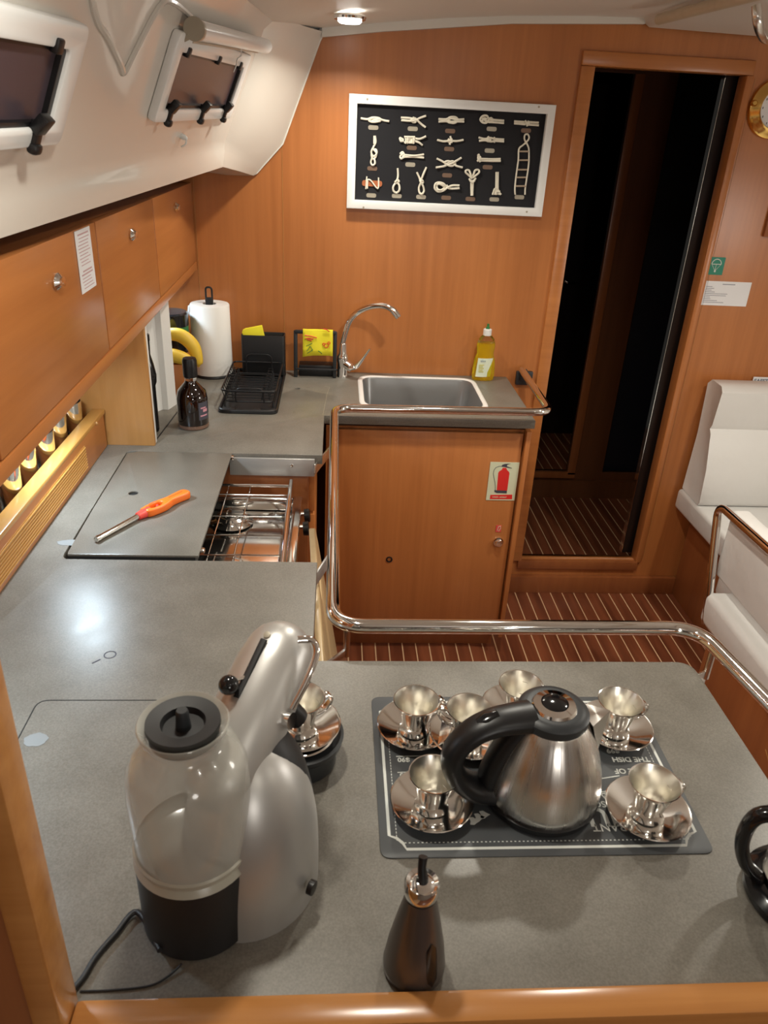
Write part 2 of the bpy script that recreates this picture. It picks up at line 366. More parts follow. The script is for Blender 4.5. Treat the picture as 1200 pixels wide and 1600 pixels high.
# white coachroof side with lip
A0 = Vector((-.424, 1.049, 1.60)); NP = Vector((.916, -.063, -.396)).normalized(); UX = Vector((.079, .997, .025)).normalized()
UX = (UX - NP*UX.dot(NP)).normalized(); UZ = NP.cross(UX); UZ = UZ if UZ.z > 0 else -UZ
def P(u, v, h=0.): return A0 + UX*u + UZ*v + NP*h
cr = MB(); U0, U1 = -2.25, 1.305
lipd = Vector((0, 0, -.044))
rows = []
for u in (U0, -1, 0, .7, U1):
    b = P(u, 0); rows.append([b+lipd+Vector((-.22, 0, .01)), b+lipd+Vector((-.012, 0, 0)), b+lipd, b+Vector((.007, 0, -.004)), b+Vector((.006, 0, .004)), P(u, .03), P(u, .16), P(u, .315), P(u, .335)+Vector((.03, 0, .012))])
cr.grid(rows)
end = rows[-1]
Q = [(-.42, 1.56), (-.345, 1.553), (-.262, 1.555), (-.250, 1.562), (-.242, 1.570), (-.230, 1.583), (-.167, 1.649), (-.055, 1.925), (-.042, 1.95)]
mid = [Vector(((e.x*.5+q[0]*.5), 2.35*.45+2.612*.55, e.z*.5+q[1]*.5)) for e, q in zip(end, Q)]
cr.grid([end, mid, [Vector((x, 2.611, z)) for x, z in Q]])
struct(cr.build('wall_coachroof', 'white', smooth=35, centre=False, recalc=False))
# edge of the white end moulding against the bulkhead
mo = MB(); q = Q[2:]
mo.grid([[(x, 2.604, z) for x, z in q], [(x-.014, 2.604, z+.010) for x, z in q]])
mo.grid([[(x, 2.604, z) for x, z in q], [(x, 2.614, z) for x, z in q]])
struct(mo.build('trim_7', 'white', smooth=35, centre=False))
# moulded V ridge
vr = MB(); 
vr.tube(smoothline([P(.03, .33, .0), P(.145, .238, .001), P(.22, .21, .001), P(.30, .178, .001), P(.323, .1685, .001), P(.345, .20, .001), P(.397, .268, .001), P(.46, .285, 0), P(.60, .275, 0)], 4), .0055, 8)
struct(vr.build('trim_8', 'white', centre=False))

# hull windows (portlights) with frames on the coachroof plane
def portlight(n, u0, u1, v0, v1, tilt, lat):
    w = struct(bpy.data.objects.new('window_%d' % n, None)); COL.objects.link(w); w['_w'] = [0, 0, 0]
    def R(a, b): # rounded rectangle in plane, skewed
        return [(p.x, p.y) for p in arc([(a, b[0], 0), (b[2], b[0], 0), (b[2], b[1], 0), (a, b[1], 0)], .012, 5, True)]
    fr = slab([rrect(u0, u1, v0, v1, .016), rrect(u0+.045, u1-.045, v0+.024, v1-.032, .008)], 0, .016, .0035)
    gk = slab([rrect(u0+.044, u1-.044, v0+.023, v1-.031, .008), rrect(u0+.052, u1-.056, v0+.030, v1-.036, .006)], .002, .011)
    gl = slab([rrect(u0+.05, u1-.05, v0+.028, v1-.034, .006)], .001, .004)
    Mx = Matrix(((UX.x, UZ.x, NP.x, A0.x), (UX.y, UZ.y, NP.y, A0.y), (UX.z, UZ.z, NP.z, A0.z), (0, 0, 0, 1)))
    sh = Matrix(((1, tilt, 0, 0), (0, 1, 0, 0), (0, 0, 1, 0), (0, 0, 0, 1)))
    for mb, nm, mt in ((fr, 'window_frame', 'gloss_white'), (gk, 'gasket', 'black'), (gl, 'pane', 'lens')):
        bmesh.ops.transform(mb.bm, matrix=Mx @ sh, verts=mb.bm.verts); mb.build(nm, mt, w)
    L = u1-u0
    for t in lat:
        u = u0 + .045 + t*(L-.09) + tilt*v0; vb = v0+.014
        lt = MB(); lt.box(-.008, .008, -.012, .020, .010, .022, .0015).box(-.012, .012, .006, .030, .014, .028, .002, rot=Matrix.Rotation(.4, 3, 'X')).box(-.011, .011, -.020, -.006, .012, .026, .005)
        bmesh.ops.transform(lt.bm, matrix=Mx @ Matrix.Translation((u, vb, 0)), verts=lt.bm.verts); lt.build('latch', 'black', w)
        hg = MB().box(-.010, .010, -.008, .010, .008, .020, .003)
        bmesh.ops.transform(hg.bm, matrix=Mx @ Matrix.Translation((u0+.045+t*(L-.09)+tilt*v1+.002, v1-.030, 0)), verts=hg.bm.verts); hg.build('hinge', 'black', w)
    return w
portlight(1, .512, 1.185, .094, .250, .0, (.06, .50, .90))
portlight(2, -.60, .105, .072, .222, .03, (.05, .5, .93))
# roller blind above the far window
rb = thing('roller_blind', P(.93, .285, .02), 'rolled cream window blind in its tube above the far hull window', 'blind')
MB().tube([P(.555, .262, .026), P(1.26, .283, .026)], .0165, 20).build('blind_tube', 'gloss_white', rb)
MB().tube([P(.545, .262, .026), P(.556, .262, .026)], .019, 20).box(-.006, .006, -.006, .006, -.006, .006).build('end_cap', 'plate_l', rb) if False else MB().tube([P(.542, .262, .026), P(.556, .262, .026)], .019, 20).tube([P(.548, .25, .02), P(.548, .235, .006)], .007, 8).build('end_cap', 'plate_l', rb)
MB().tube([P(.60, .240, .014), P(1.24, .262, .014)], .0035, 8).build('bottom_bar', 'plate_l', rb)
MB().tube(smoothline([P(1.0, .262, .02), P(1.02, .245, .022), P(.995, .235, .022), P(1.015, .222, .02), P(1.02, .205, .018)]), .0016, 6).build('pull_cord', 'white_pl', rb)
h = tag(MB().lathe([(0, 0), (.006, 0), (.006, .008), (.003, .014), (0, .016)], P(.80, .055), 12, NP).tube(smoothline([P(.80, .055, .012), P(.795, .045, .016), P(.80, .035, .008)]), .002, 6).build('blind_hook', 'white_pl'), 'small white hook under the far hull window', 'hook')

# downlights
for i, (x, y, z, pw) in enumerate(CEILING_LAMPS):
    lab = 'round lit recessed downlight in the white ceiling above the faucet' if i == 0 else 'round recessed downlight in the ceiling, out of the photo, lamp %s' % ('over the galley table', 'over the coffee machine', 'over the settee', 'over the steps', 'over the aft seat')[i-1]
    o = thing('downlight', (x, y, z), lab, 'lamp', 'ceiling downlights')
    MB().lathe([(.030, -.001), (.040, -.001), (.043, -.006), (.041, -.012), (.031, -.010), (.030, -.001)], (x, y, z+.006), 32).build('bezel', 'chrome', o)
    MB().lathe([(0, .0), (.031, 0), (.031, -.010), (.026, -.014), (0, -.015)], (x, y, z), 32).build('diffuser', 'lit', o)
for i, (x, y, z, pw) in enumerate(SHELF_LAMPS):
    o = thing('shelf_lamp', (x, y, z), ('round cool-white puck lamp under the overhead lockers above the stove', 'round puck lamp under the overhead lockers, hidden above the near worktop', 'round puck lamp under the overhead lockers above the bananas')[i], 'lamp')
    MB().lathe([(0, 0), (.036, 0), (.036, -.008), (.028, -.009), (.028, -.003), (0, -.003)], (x, y, z+.004), 24).build('housing', 'chrome', o)
    MB().lathe([(0, 0), (.027, 0), (.027, -.003), (0, -.003)], (x, y, z-.001), 24).build('diffuser', 'lit_cool', o)
for i, (x, y, z, pw, t) in enumerate(FILL_LAMPS):
    o = thing('fill_lamp', (x, y, z), ('round opal fill lamp, added unseen on the aft panel behind the camera', 'round opal fill lamp, added unseen on the starboard side above the settee')[i], 'lamp')
    MB().lathe([(0, 0), (.17, 0), (.17, .012), (.16, .012), (.16, .004), (0, .004)], (x-t[0]*.03, y-t[1]*.03, z), 40, t).build('housing', 'gloss_white', o)
    MB().lathe([(0, .006), (.158, .006), (.158, .016), (0, .020)], (x-t[0]*.03, y-t[1]*.03, z), 40, t).build('diffuser', emis('opal', (1, .96, .9), 1.2), o)
# ceiling grab rail at the right
gr = thing('ceiling_grab_rail', (1.1, 1.95, 1.98), 'satin steel grab rail on the ceiling at the top right corner', 'handrail')
a = at(1182, 8, 'z', 2.0); b = at(1198, 62, 'z', 1.955)
MB().tube(smoothline([a, a+Vector((.01, -.002, -.03)), at(1190, 52, 'z', 1.95), at(1203, 62, 'z', 1.945), at(1260, 64, 'z', 1.945)], 6), .011, 14).build('rail', 'brushed', gr)
a = at(1030, 30, 'z', 2.003); b = at(1200, -14, 'z', 2.003)
tag(MB().tube([a, (a+b)/2, b+(b-a)*.6], .014, 12).build('ceiling_batten', wood('cream_batten', (.55, .45, .32), (.62, .52, .38), 'x')), 'tan batten running across the white ceiling near the top right', 'batten')

# near fiddle and post (companionway)
pp = struct(MB().box(-.95, -.262, .417, .445, .0, 1.92, .002).build('wall_companionway', 'wood_d', centre=False))
struct(MB().box(-.263, -.236, .412, .452, .0, 1.93, .004).build('trim_9', 'wood_lx', centre=False))
struct(MB().box(-.236, 1.35, .414, .446, .80, .945, .005).build('trim_10', 'wood_lx', centre=False))

# ================================================================== WORKTOP
wt = thing('worktop', (.0, 1.3, ZT-.028), 'grey speckled U-shaped galley worktop', 'worktop')
ol = [(-.70, .446), (.606, .446)] + [(p.x, p.y) for p in arc([(.606, .90, 0), (.606, .981, 0), (.52, .981, 0)], .03)] + [(-.020, .981), (-.026, .988), (-.026, 1.292), (-.505, 1.292)] + \
     [(p.x, p.y) for p in arc([(-.47, 1.292, 0), (-.522, 1.292, 0), (-.530, 1.842, 0), (-.50, 1.842, 0)], .02)][1:-1] + [(-.50, 1.842), (-.026, 1.842), (-.026, 2.151), (.620, 2.151), (.622, 2.612), (-.70, 2.612)]
SK = (.083, .497, 2.235, 2.572)
hh = [(-.118+.009*math.cos(a*PI/8), 2.406+.009*math.sin(a*PI/8)) for a in range(16)]
slab([ol, rrect(SK[0]+.008, SK[1]-.008, SK[2]+.008, SK[3]-.008, .05), hh], ZT-.026, ZT, .0012).build('top_slab', 'top', wt, smooth=30)
def seam(pts, r=.0011, nm='seam', m='seam', par=wt, z=ZT): MB().tube([(x, y, z) for x, y in pts], r, 6, flat=.4).build(nm, m, par)
seam([(-.10, .886), (-.385, .886)] + [(p.x, p.y) for p in arc([(-.39, .886, 0), (-.425, .886, 0), (-.425, .80, 0)], .035)] + [(-.425, .50)])
seam([(-.475, 1.895), (-.450, 2.30)], .0022)
seam([(-.03, 2.155), (-.02, 2.36), (-.012, 2.43), (-.03, 2.44)], .0007, m='plate_l')
seam([(-.118, 2.17), (-.118, 2.18)], .0005)
for c, rx, ry in ((at(110, 848, 'z', ZT), .026, .012), (at(56, 1156, 'z', ZT), .016, .013)):
    MB().lathe([(0, .0004), (1, .0004), (1, -.0002)], (c.x, c.y, ZT), 24, sx=rx, sy=ry, flute=lambda a, h: .05*math.sin(5*a)+.04*math.sin(9*a)).build('dried_smear', 'stain', wt)
c = at(172, 1023, 'z', ZT)
MB().tube([(c.x+.009*math.cos(a*PI/8), c.y+.009*math.sin(a*PI/8), ZT) for a in range(16)], .0012, 6, closed=True, flat=.3).tube([(c.x-.012, c.y-.012, ZT), (c.x-.022, c.y-.022, ZT)], .0016, 6, flat=.3).build('water_ring', 'ink', wt)
# stove cover
cv = slab([[(-.503, 1.309), (-.262, 1.309), (-.262, 1.839), (-.500, 1.839), (-.526, 1.825), (-.522, 1.50), (-.517, 1.320), (-.515, 1.309)], [(-.455+.011*math.cos(a*PI/8), 1.59+.011*math.sin(a*PI/8)) for a in range(16)]], ZT-.004, ZT+.001, .001)
sc = thing('stove_cover', (-.39, 1.57, ZT-.02), 'grey lift-out cover plate with finger hole over half the stove', 'cover')
cv.build('cover_plate', 'top', sc, smooth=30)
MB().box(-.515, -.268, 1.309, 1.836, ZT-.024, ZT-.0045).build('gap_shade', 'seam', sc)  # black sheet standing in for shade in the gap and finger hole
for y in (1.345, 1.832): MB().box(-.268, -.255, y-.010, y+.004, ZT-.012, ZT-.002, .002).build('catch', 'chrome', sc)

# base cabinets under worktop
def cab(x0, x1, y0, y1, z0, z1, label, m='wood_d'):
    o = thing('base_cabinet', ((x0+x1)/2, (y0+y1)/2, z0), label, 'cabinet'); MB().box(x0, x1, y0, y1, z0, z1, .001).build('body', m, o); return o
cb = cab(-.70, -.062, .50, 1.280, ZF, ZT-.027, 'cherry base cabinet under the worktop, near side of the stove')
for z0, z1 in ((.10, .38), (.39, .64), (.65, .885)):
    dr = MB().box(-.062, -.046, 1.03, 1.27, z0, z1, .002).build('drawer_front', 'wood', cb)
MB().lathe([(0, 0), (.009, 0), (.009, .006), (.006, .014), (0, .014)], (-.046, 1.115, .872), 14, (1, 0, 0)).build('knob', 'chrome', cb)
cb = cab(-.70, -.062, 1.86, 2.60, ZF, ZT-.027, 'cherry drawer cabinet in the galley corner beyond the stove')
for z0, z1 in ((.10, .44), (.45, .74), (.75, .885)):
    MB().box(-.062, -.046, 1.87, 2.14, z0, z1, .002).build('drawer_front', 'wood', cb)
MB().lathe([(0, 0), (.008, 0), (.008, .006), (.006, .014), (0, .014)], (-.046, 1.94, .893), 14, (1, 0, 0)).build('knob', 'chrome', cb)
cab(-.055, .585, .50, .955, ZF, ZT-.027, 'cherry base cabinet under the serving end of the worktop')
# ------------------------------------------------------------------ sink cabinet
sk = thing('sink_cabinet', (.31, 2.40, ZF), 'tall cherry sink cabinet with full door and fire extinguisher sticker', 'cabinet')
MB().box(-.02, .617, 2.204, 2.222, .135, ZT-.05).box(-.02, .0, 2.222, 2.60, .135, ZT-.05).box(.597, .617, 2.222, 2.60, .135, ZT-.05).box(.0, .597, 2.222, 2.60, .135, .155).build('body', 'wood', sk)
MB().box(.0, .600, 2.245, 2.58, ZF, .135).build('plinth', 'wood_d', sk)
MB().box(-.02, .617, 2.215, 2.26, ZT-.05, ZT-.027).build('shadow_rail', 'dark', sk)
MB().box(.604, .620, 2.172, 2.26, .10, ZT-.045, .003).build('corner_post', 'wood', sk)
dr = MB().box(.0, .598, 2.185, 2.203, .15, ZT-.056, .002).build('door', 'wood', sk)
kn = Vector((.565, 2.185, .485))
MB().lathe([(0, 0), (.017, 0), (.017, .005), (.012, .006), (.012, .016), (.010, .019), (0, .020)], (.562, 2.185, .487), 24, (0, -1, 0)).build('door_knob', 'chrome', dr)
MB().lathe([(.006, 0), (.011, 0), (.011, .0025), (.0085, .003), (.006, -.008), (0, -.008)], (.198, 2.185, .412), 20, (0, -1, 0)).build('vent_hole', 'black_m', dr)
# sink
s = thing('sink', (.29, 2.40, ZT-.15), 'square stainless steel sink basin set in the worktop by the bulkhead', 'sink')
rim = MB()
def loop(i, z, r): return [Vector((x, y, z)) for x, y in rrect(SK[0]+i, SK[1]-i, SK[2]+i, SK[3]-i, r, 8)]
L_ = [loop(0, ZT, .060), loop(.002, ZT+.0035, .059), loop(.010, ZT+.004, .054), loop(.016, ZT+.001, .050)]
for k, lp in enumerate(L_): L_[k] = lp+[lp[0]]
rim.grid(L_); bmesh.ops.remove_doubles(rim.bm, verts=rim.bm.verts, dist=1e-6); rim.build('rim', mat('bright_rim', (.93, .93, .91), .3, .15), s, smooth=60)
ba = MB(); L_ = [loop(.0155, ZT+.001, .050), loop(.019, ZT-.006, .048), loop(.028, ZT-.12, .045), loop(.036, ZT-.140, .04), loop(.055, ZT-.148, .03)]
for k, lp in enumerate(L_): L_[k] = lp+[lp[0]]
ba.grid(L_); ba.bm.faces.new([ba.bm.verts.new(p) for p in loop(.055, ZT-.148, .03)]); bmesh.ops.remove_doubles(ba.bm, verts=ba.bm.verts, dist=1e-6); ba.build('basin', 'sinksteel', s, smooth=60)
MB().lathe([(0, .001), (.012, .001), (.014, .004), (.028, .004), (.032, 0), (0, 0)], (.29, 2.40, ZT-.147), 24).build('drain', 'chrome', s)
# faucet
fx, fy = .030, 2.552
fc = thing('faucet', (fx, fy, ZT), 'chrome swan-neck faucet with side lever beside the sink', 'faucet')
MB().lathe([(0, 0), (.019, 0), (.019, .006), (.018, .010), (.018, .05), (.021, .062), (.021, .075), (.015, .085), (.013, .118), (.0115, .120), (0, .120)], (fx, fy, ZT), 28).build('body', 'chrome', fc)
nk = [(fx, fy, ZT+.115), at(537, 530, 'y', fy), at(546, 502, 'y', fy), at(562, 486, 'y', 2.545), at(584, 478, 'y', 2.52), at(604, 479, 'y', 2.50), at(616, 487, 'y', 2.485)]
MB().tube(smoothline(nk, 6), .0105, 14).build('spout', 'chrome', fc)
MB().tube([at(611, 482, 'y', 2.488), at(617, 488, 'y', 2.484), at(623, 496, 'y', 2.48)], [.0105, .012, .011], 14).build('aerator', 'steel', fc)
MB().tube([at(537, 567, 'y', fy), at(549, 575, 'y', 2.535)], [.017, .015], 14).build('lever_hub', 'chrome', fc)
MB().tube(smoothline([at(548, 574, 'y', 2.53), at(556, 573, 'y', 2.52), at(566, 562, 'y', 2.51), at(578, 545, 'y', 2.50)], 5), [.016, .0158, .0155, .015, .014, .0135, .013, .012, .011, .010, .009, .008, .007, .0065, .006, .006], 12, flat=.6).build('lever', 'chrome', fc)

# ------------------------------------------------------------------ stove
st = thing('stove', (-.29, 1.56, .50), 'gimballed stainless steel gas stove with wire pan grid, half covered', 'stove')
MB().box(-.52, -.100, 1.345, 1.79, .40, .79, .004).build('body', 'steel', st)
hb = MB()
hb.box(-.52, -.078, 1.345, 1.79, .785, .800, .003)
hb.box(-.100, -.076, 1.345, 1.79, .80, .835, .004).box(-.52, -.10, 1.770, 1.79, .80, .835, .004).box(-.52, -.10, 1.345, 1.36, .80, .835, .004)
hb.build('hob_pan', 'steel', st)
for cx, cy in ((-.250, 1.70), (-.245, 1.475)):
    MB().lathe([(0, .001), (.050, .001), (.054, .004), (.044, .010), (.040, .018), (.030, .022), (.030, .028), (0, .029)], (cx, cy, .80), 28).build('burner', 'steel', st)
g = MB()
for y in (1.44, 1.53, 1.625, 1.745): g.tube([(-.48, y, .857), (-.112, y, .857), (-.106, y, .845)], .0019, 8)
for x in (-.212, -.268, -.36): g.tube([(x, 1.37, .852), (x, 1.82, .852)], .0019, 8)
g.build('pan_grid', 'steel', st)
MB().tube([(-.107, 1.815, .865), (-.103, 1.36, .862)], .0062, 14).build('front_bar', 'chrome', st)
MB().tube([(-.48, 1.79, .862), (-.112, 1.79, .862)], .004, 10).build('rear_bar', 'chrome', st)
for y in (1.715, 1.645):
    k = MB().tube([(-.078, y, .82), (-.066, y, .82)], .006, 10).build('knob_shaft', 'chrome', st)
    MB().lathe([(0, 0), (.017, 0), (.018, .012), (.015, .014), (0, .014)], (-.068, y, .815), 20, (1, 0, .1)).build('knob', 'black', st)
MB().box(-.268, -.046, 1.832, 1.840, .872, .921, .001).build('side_plate', 'satin', st)
MB().lathe([(0, 0), (.005, 0), (.004, .003), (0, .004)], (-.106, 1.832, .903), 12, (0, -1, 0)).build('bolt', 'chrome', st)
tag(MB().box(-.52, -.065, 1.843, 1.858, .45, .90).build('stove_recess_panel', 'wood_d'), 'dark cherry panel at the far end of the stove recess', 'panel')
# leaning plywood chopping board
b = MB(); y0, y1 = 1.02, 1.60
pts = [(-.040, 1.60, .86), (-.030, 1.585, .855), (-.020, 1.40, .86), (-.012, 1.33, .86), (.010, 1.20, .84), (.036, 1.03, .80), (.036, 1.02, .45), (-.020, 1.02, .45), (-.040, 1.6, .45)]
bp_ = [(.0, 1.02, .40), (.0, 1.62, .40), (.0, 1.62, .80), (.0, 1.60, .845), (.0, 1.56, .855), (.0, 1.05, .855), (.0, 1.02, .83)]
bo = slab([[(1.00, .40), (1.62, .40), (1.635, .78), (1.62, .83), (1.58, .85), (1.04, .85), (1.0, .82)], rrect(1.36, 1.47, .79, .825, .015)], -.007, .007, .002)
bmesh.ops.transform(bo.bm, matrix=Matrix.Translation((-.014, 0, 0)) @ Matrix(((0, -.16, 1, .136), (1, 0, 0, 0), (0, 1, 0, 0), (0, 0, 0, 1))), verts=bo.bm.verts)
for v in bo.bm.verts: v.co.x += (1.62-v.co.y)*.060 - .034
tag(bo.build('chopping_board', 'beige'), 'pale plywood board with a hand slot leaning in front of the stove', 'board')

# ------------------------------------------------------------------ chrome galley rail
rz = .962; R0 = .0125
rl = thing('galley_rail', (.30, 1.6, ZT-.06), 'long polished chrome grab rail around the worktop edges', 'handrail')
path = arc([(.672, 2.596, .960), (.656, 2.130, .966), (.004, 2.130, .962), (.006, 1.032, rz), (.632, 1.032, rz), (.668, .80, rz), (.672, .43, rz)], .055, 8)
MB().tube(path, R0, 20).build('tube', 'chrome', rl, smooth=60)
def bracket(x0, y0, x1, y1, m='brushed'):
    a, b = Vector((x0, y0, ZT-.035)), Vector((x1, y1, ZT-.035)); d_ = (b-a).normalized(); s_ = Vector((0, 0, 1))
    n_ = d_.cross(s_)*.0025; q = [a-n_, a+n_, b+n_, b-n_]
    o = MB().prism([v-s_*.014 for v in q], (0, 0, .028), .001)
    o.tube([b-s_*.002, Vector((b.x, b.y, rz-.004))], .006, 10)
    o.build('bracket', m, rl)
bracket(-.046, 1.825, .003, 1.99); bracket(-.030, 1.28, .004, 1.385, 'satin'); bracket(-.02, .985, .030, 1.042)
bracket(.60, .965, .642, .985)
wb = MB().box(.655, .715, 2.596, 2.613, .905, .955, .004).box(.668, .690, 2.585, 2.60, .925, .965, .003).build('wall_bracket', 'grey_pl', rl)

# ================================================================== overhead lockers
def fxp(y): return -.4575 + (2.614-y)*.0150
def locker(y0, y1, yk, zk, label):
    o = thing('overhead_locker', (-.55, (y0+y1)/2, 1.265), label, 'cabinet', None)
    MB().prism([(fxp(y0)-.019, y0, 1.27), (fxp(y1)-.019, y1, 1.27), (-.74, y1, 1.27), (-.74, y0, 1.27)], (0, 0, .255)).build('body', 'wood_y', o)
    dd = MB().prism([(fxp(y0), y0+.002, 1.290), (fxp(y1), y1-.002, 1.290), (fxp(y1)-.018, y1-.002, 1.290), (fxp(y0)-.018, y0+.002, 1.290)], (0, 0, .237), .002).build('door', 'wood_y', o)
    MB().lathe([(0, 0), (.012, 0), (.013, .004), (.010, .007), (.0075, .010), (.0075, .013), (0, .014)], (fxp(yk), yk, zk), 20, (1, 0, 0), sy=1.5).build('push_latch', 'chrome', dd)
    return o
locker(2.01, 2.610, 2.30, 1.482, 'short cherry overhead locker next to the forward bulkhead')
locker(1.495, 2.008, 1.757, 1.474, 'cherry overhead locker in the middle of the row above the stove')
locker(.935, 1.493, 1.24, 1.466, 'cherry overhead locker with the printed notice stuck on its door')
locker(.45, .933, .70, 1.466, 'nearest cherry overhead locker, cut off by the photo edge')
tag(MB().prism([(fxp(.455)+.001, .455, 1.262), (fxp(2.61)+.001, 2.61, 1.262), (fxp(2.61)-.022, 2.61, 1.262), (fxp(.455)-.022, .455, 1.262)], (0, 0, .026), .002).build('locker_trim', 'wood_y'), 'long cherry trim rail along the bottom of the overhead lockers', 'trim')
nt = thing('locker_notice', (fxp(1.40)+.002, 1.40, 1.42), 'narrow white notice with faint red print on the overhead locker door', 'notice')
q = [(1.362, 1.422), (1.452, 1.422), (1.452, 1.525), (1.362, 1.525)]
MB().prism([(fxp(y)+.0005, y, z) for y, z in q], (.0008, 0, 0)).build('sheet', 'paper', nt)
ln = MB()
for k in range(17):
    z = 1.516 - k*.0055; y0 = 1.372 + random.uniform(0, .012); y1 = 1.442 - random.uniform(0, .02)
    if k == 10: continue
    ln.prism([(fxp(y0)+.0012, y0, z), (fxp(y1)+.0012, y1, z), (fxp(y1)+.0012, y1, z+(.0026 if k in (0, 11, 12) else .0014)), (fxp(y0)+.0012, y0, z+(.0026 if k in (0, 11, 12) else .0014))], (.0003, 0, 0))
ln.build('print', 'ink_r', nt)

# low fiddle board with ribbed grille, shelf behind it
fb = thing('shelf_fiddle', (-.60, 1.4, ZT), 'yellow oak fiddle board with ribbed grille along the left shelf', 'fiddle')
MB().box(-.612, -.588, .46, 1.872, ZT, 1.020, .003).build('board', 'wood_y', fb)
MB().box(-.618, -.585, .46, 1.878, 1.018, 1.030, .003).build('cap_rail', 'wood_ly', fb)
rg = MB(); rg.box(-.588, -.5868, .60, 1.70, .943, 1.000)
for k in range(8): rg.box(-.5868, -.5845, .602, 1.698, .945+.0069*k, .9492+.0069*k, .0006, 1)
rg.build('ribbed_grille', 'wood_ly', fb, smooth=0)
MB().lathe([(0, 0), (.005, 0), (.004, .004), (0, .005)], (-.5865, 1.80, 1.020), 10, (1, 0, .3)).build('peg', 'wood_l', fb)
# steel beakers on the shelf
bk0 = None
for i, (x, y) in enumerate(((-.655, 1.80), (-.66, 1.70), (-.655, 1.60), (-.66, 1.50), (-.655, 1.40), (-.66, 1.29))):
    lab = ['steel beaker on the shelf behind the fiddle, next to the oak partition', 'second steel beaker along the shelf from the oak partition', 'third steel beaker along the shelf from the oak partition', 'fourth steel beaker along the shelf from the oak partition', 'fifth steel beaker along the shelf from the oak partition', 'nearest steel beaker on the shelf, at the photo edge'][i]
    if bk0 is None:
        bk0 = tag(MB().lathe([(0, 0), (.030, 0), (.033, .004), (.038, .14), (.0365, .14), (.031, .006), (0, .006)], (x, y, .935), 28).build('steel_beaker', 'steel'), lab, 'beaker', 'steel beakers on the shelf'); o = bk0
    else:
        o = bk0.copy(); COL.objects.link(o); o.location = (x, y, .935); o['label'] = lab
# oak partition and the white niche beyond
tag(MB().box(-.745, -.468, 1.880, 1.896, ZT, 1.262, .001).build('partition_panel', 'wood_l'), 'pale oak partition panel standing on the worktop under the lockers', 'panel')
ni = thing('niche_lining', (-.55, 2.05, ZT), 'white plastic niche lining under the lockers beside the oak panel', 'lining')
MB().box(-.482, -.468, 1.897, 1.912, ZT+.0005, 1.262, .002).build('edge_post', 'white_pl', ni)
wlp = [(-.73, 1.95), (-.70, 2.04), (-.56, 2.085), (-.526, 2.085), (-.514, 2.150), (-.505, 2.163), (-.488, 2.163), (-.474, 2.215), (-.480, 2.224), (-.50, 2.18), (-.52, 2.175), (-.53, 2.10), (-.56, 2.10), (-.74, 2.06)]
MB().prism([(x, y, ZT+.0005) for x, y in wlp], (0, 0, 1.262-ZT-.001)).build('curved_sheet', 'white_pl', ni, smooth=0)
bt = thing('dark_bottle', (-.494, 1.990, ZT), 'slim black bottle with tapered neck inside the white niche', 'bottle')
MB().lathe([(0, 0), (.014, 0), (.016, .006), (.016, .13), (.020, .140), (.021, .16), (.016, .19), (.010, .215), (.011, .25), (.012, .252), (.012, .268), (0, .268)], (-.494, 1.990, ZT), 28).build('body', 'black_g', bt)
# box and bananas
bx = thing('fruit_box', (-.53, 2.44, ZT), 'small cherry wood box against the bulkhead holding the bananas', 'box')
MB().prism([(-.62, 2.30, ZT), (-.452, 2.30, ZT), (-.452, 2.44, ZT), (-.484, 2.48, ZT), (-.484, 2.60, ZT), (-.62, 2.60, ZT)], (0, 0, .098), .002).build('sides', 'wood', bx)
def banana(pts, label):
    P_ = smoothline(pts, 6); n_ = len(P_)
    rr = [max(.0035, .0225*math.sin(PI*min(1, max(0, (k+1.2)/(n_+1.5))))**.55) for k in range(n_)]
    rr[-1] = .003; rr[-2] = .004; rr[-3] = .006
    return tag(MB().tube(P_, rr, 10).build('banana', 'banana', smooth=50), label, 'banana', 'bananas in the corner')
banana([(-.56, 2.36, 1.080), (-.52, 2.355, 1.106), (-.475, 2.352, 1.106), (-.440, 2.350, 1.078), (-.427, 2.348, 1.035), (-.424, 2.347, 1.010)], 'upper ripe banana in the corner, its tip hanging over the box edge')
banana([(-.57, 2.325, 1.046), (-.53, 2.318, 1.052), (-.49, 2.315, 1.052), (-.455, 2.313, 1.042), (-.44, 2.312, 1.034)], 'lower ripe banana lying on the box, half under the other')
jr = thing('storage_jar', (-.525, 2.46, 1.029), 'dark jar with green band and black lid behind the bananas', 'jar')
MB().lathe([(0, 0), (.052, 0), (.054, .01), (.054, .085), (0, .085)], (-.525, 2.46, 1.029), 28).build('body', 'black_g', jr)
MB().lathe([(0, .085), (.057, .085), (.057, .122), (.052, .127), (0, .127)], (-.525, 2.46, 1.029), 28).build('lid', 'black_g', jr)
MB().lathe([(.0540, .060), (.0552, .060), (.0552, .084), (.0540, .084)], (-.525, 2.46, 1.029), 28).build('band', 'dgreen', jr)
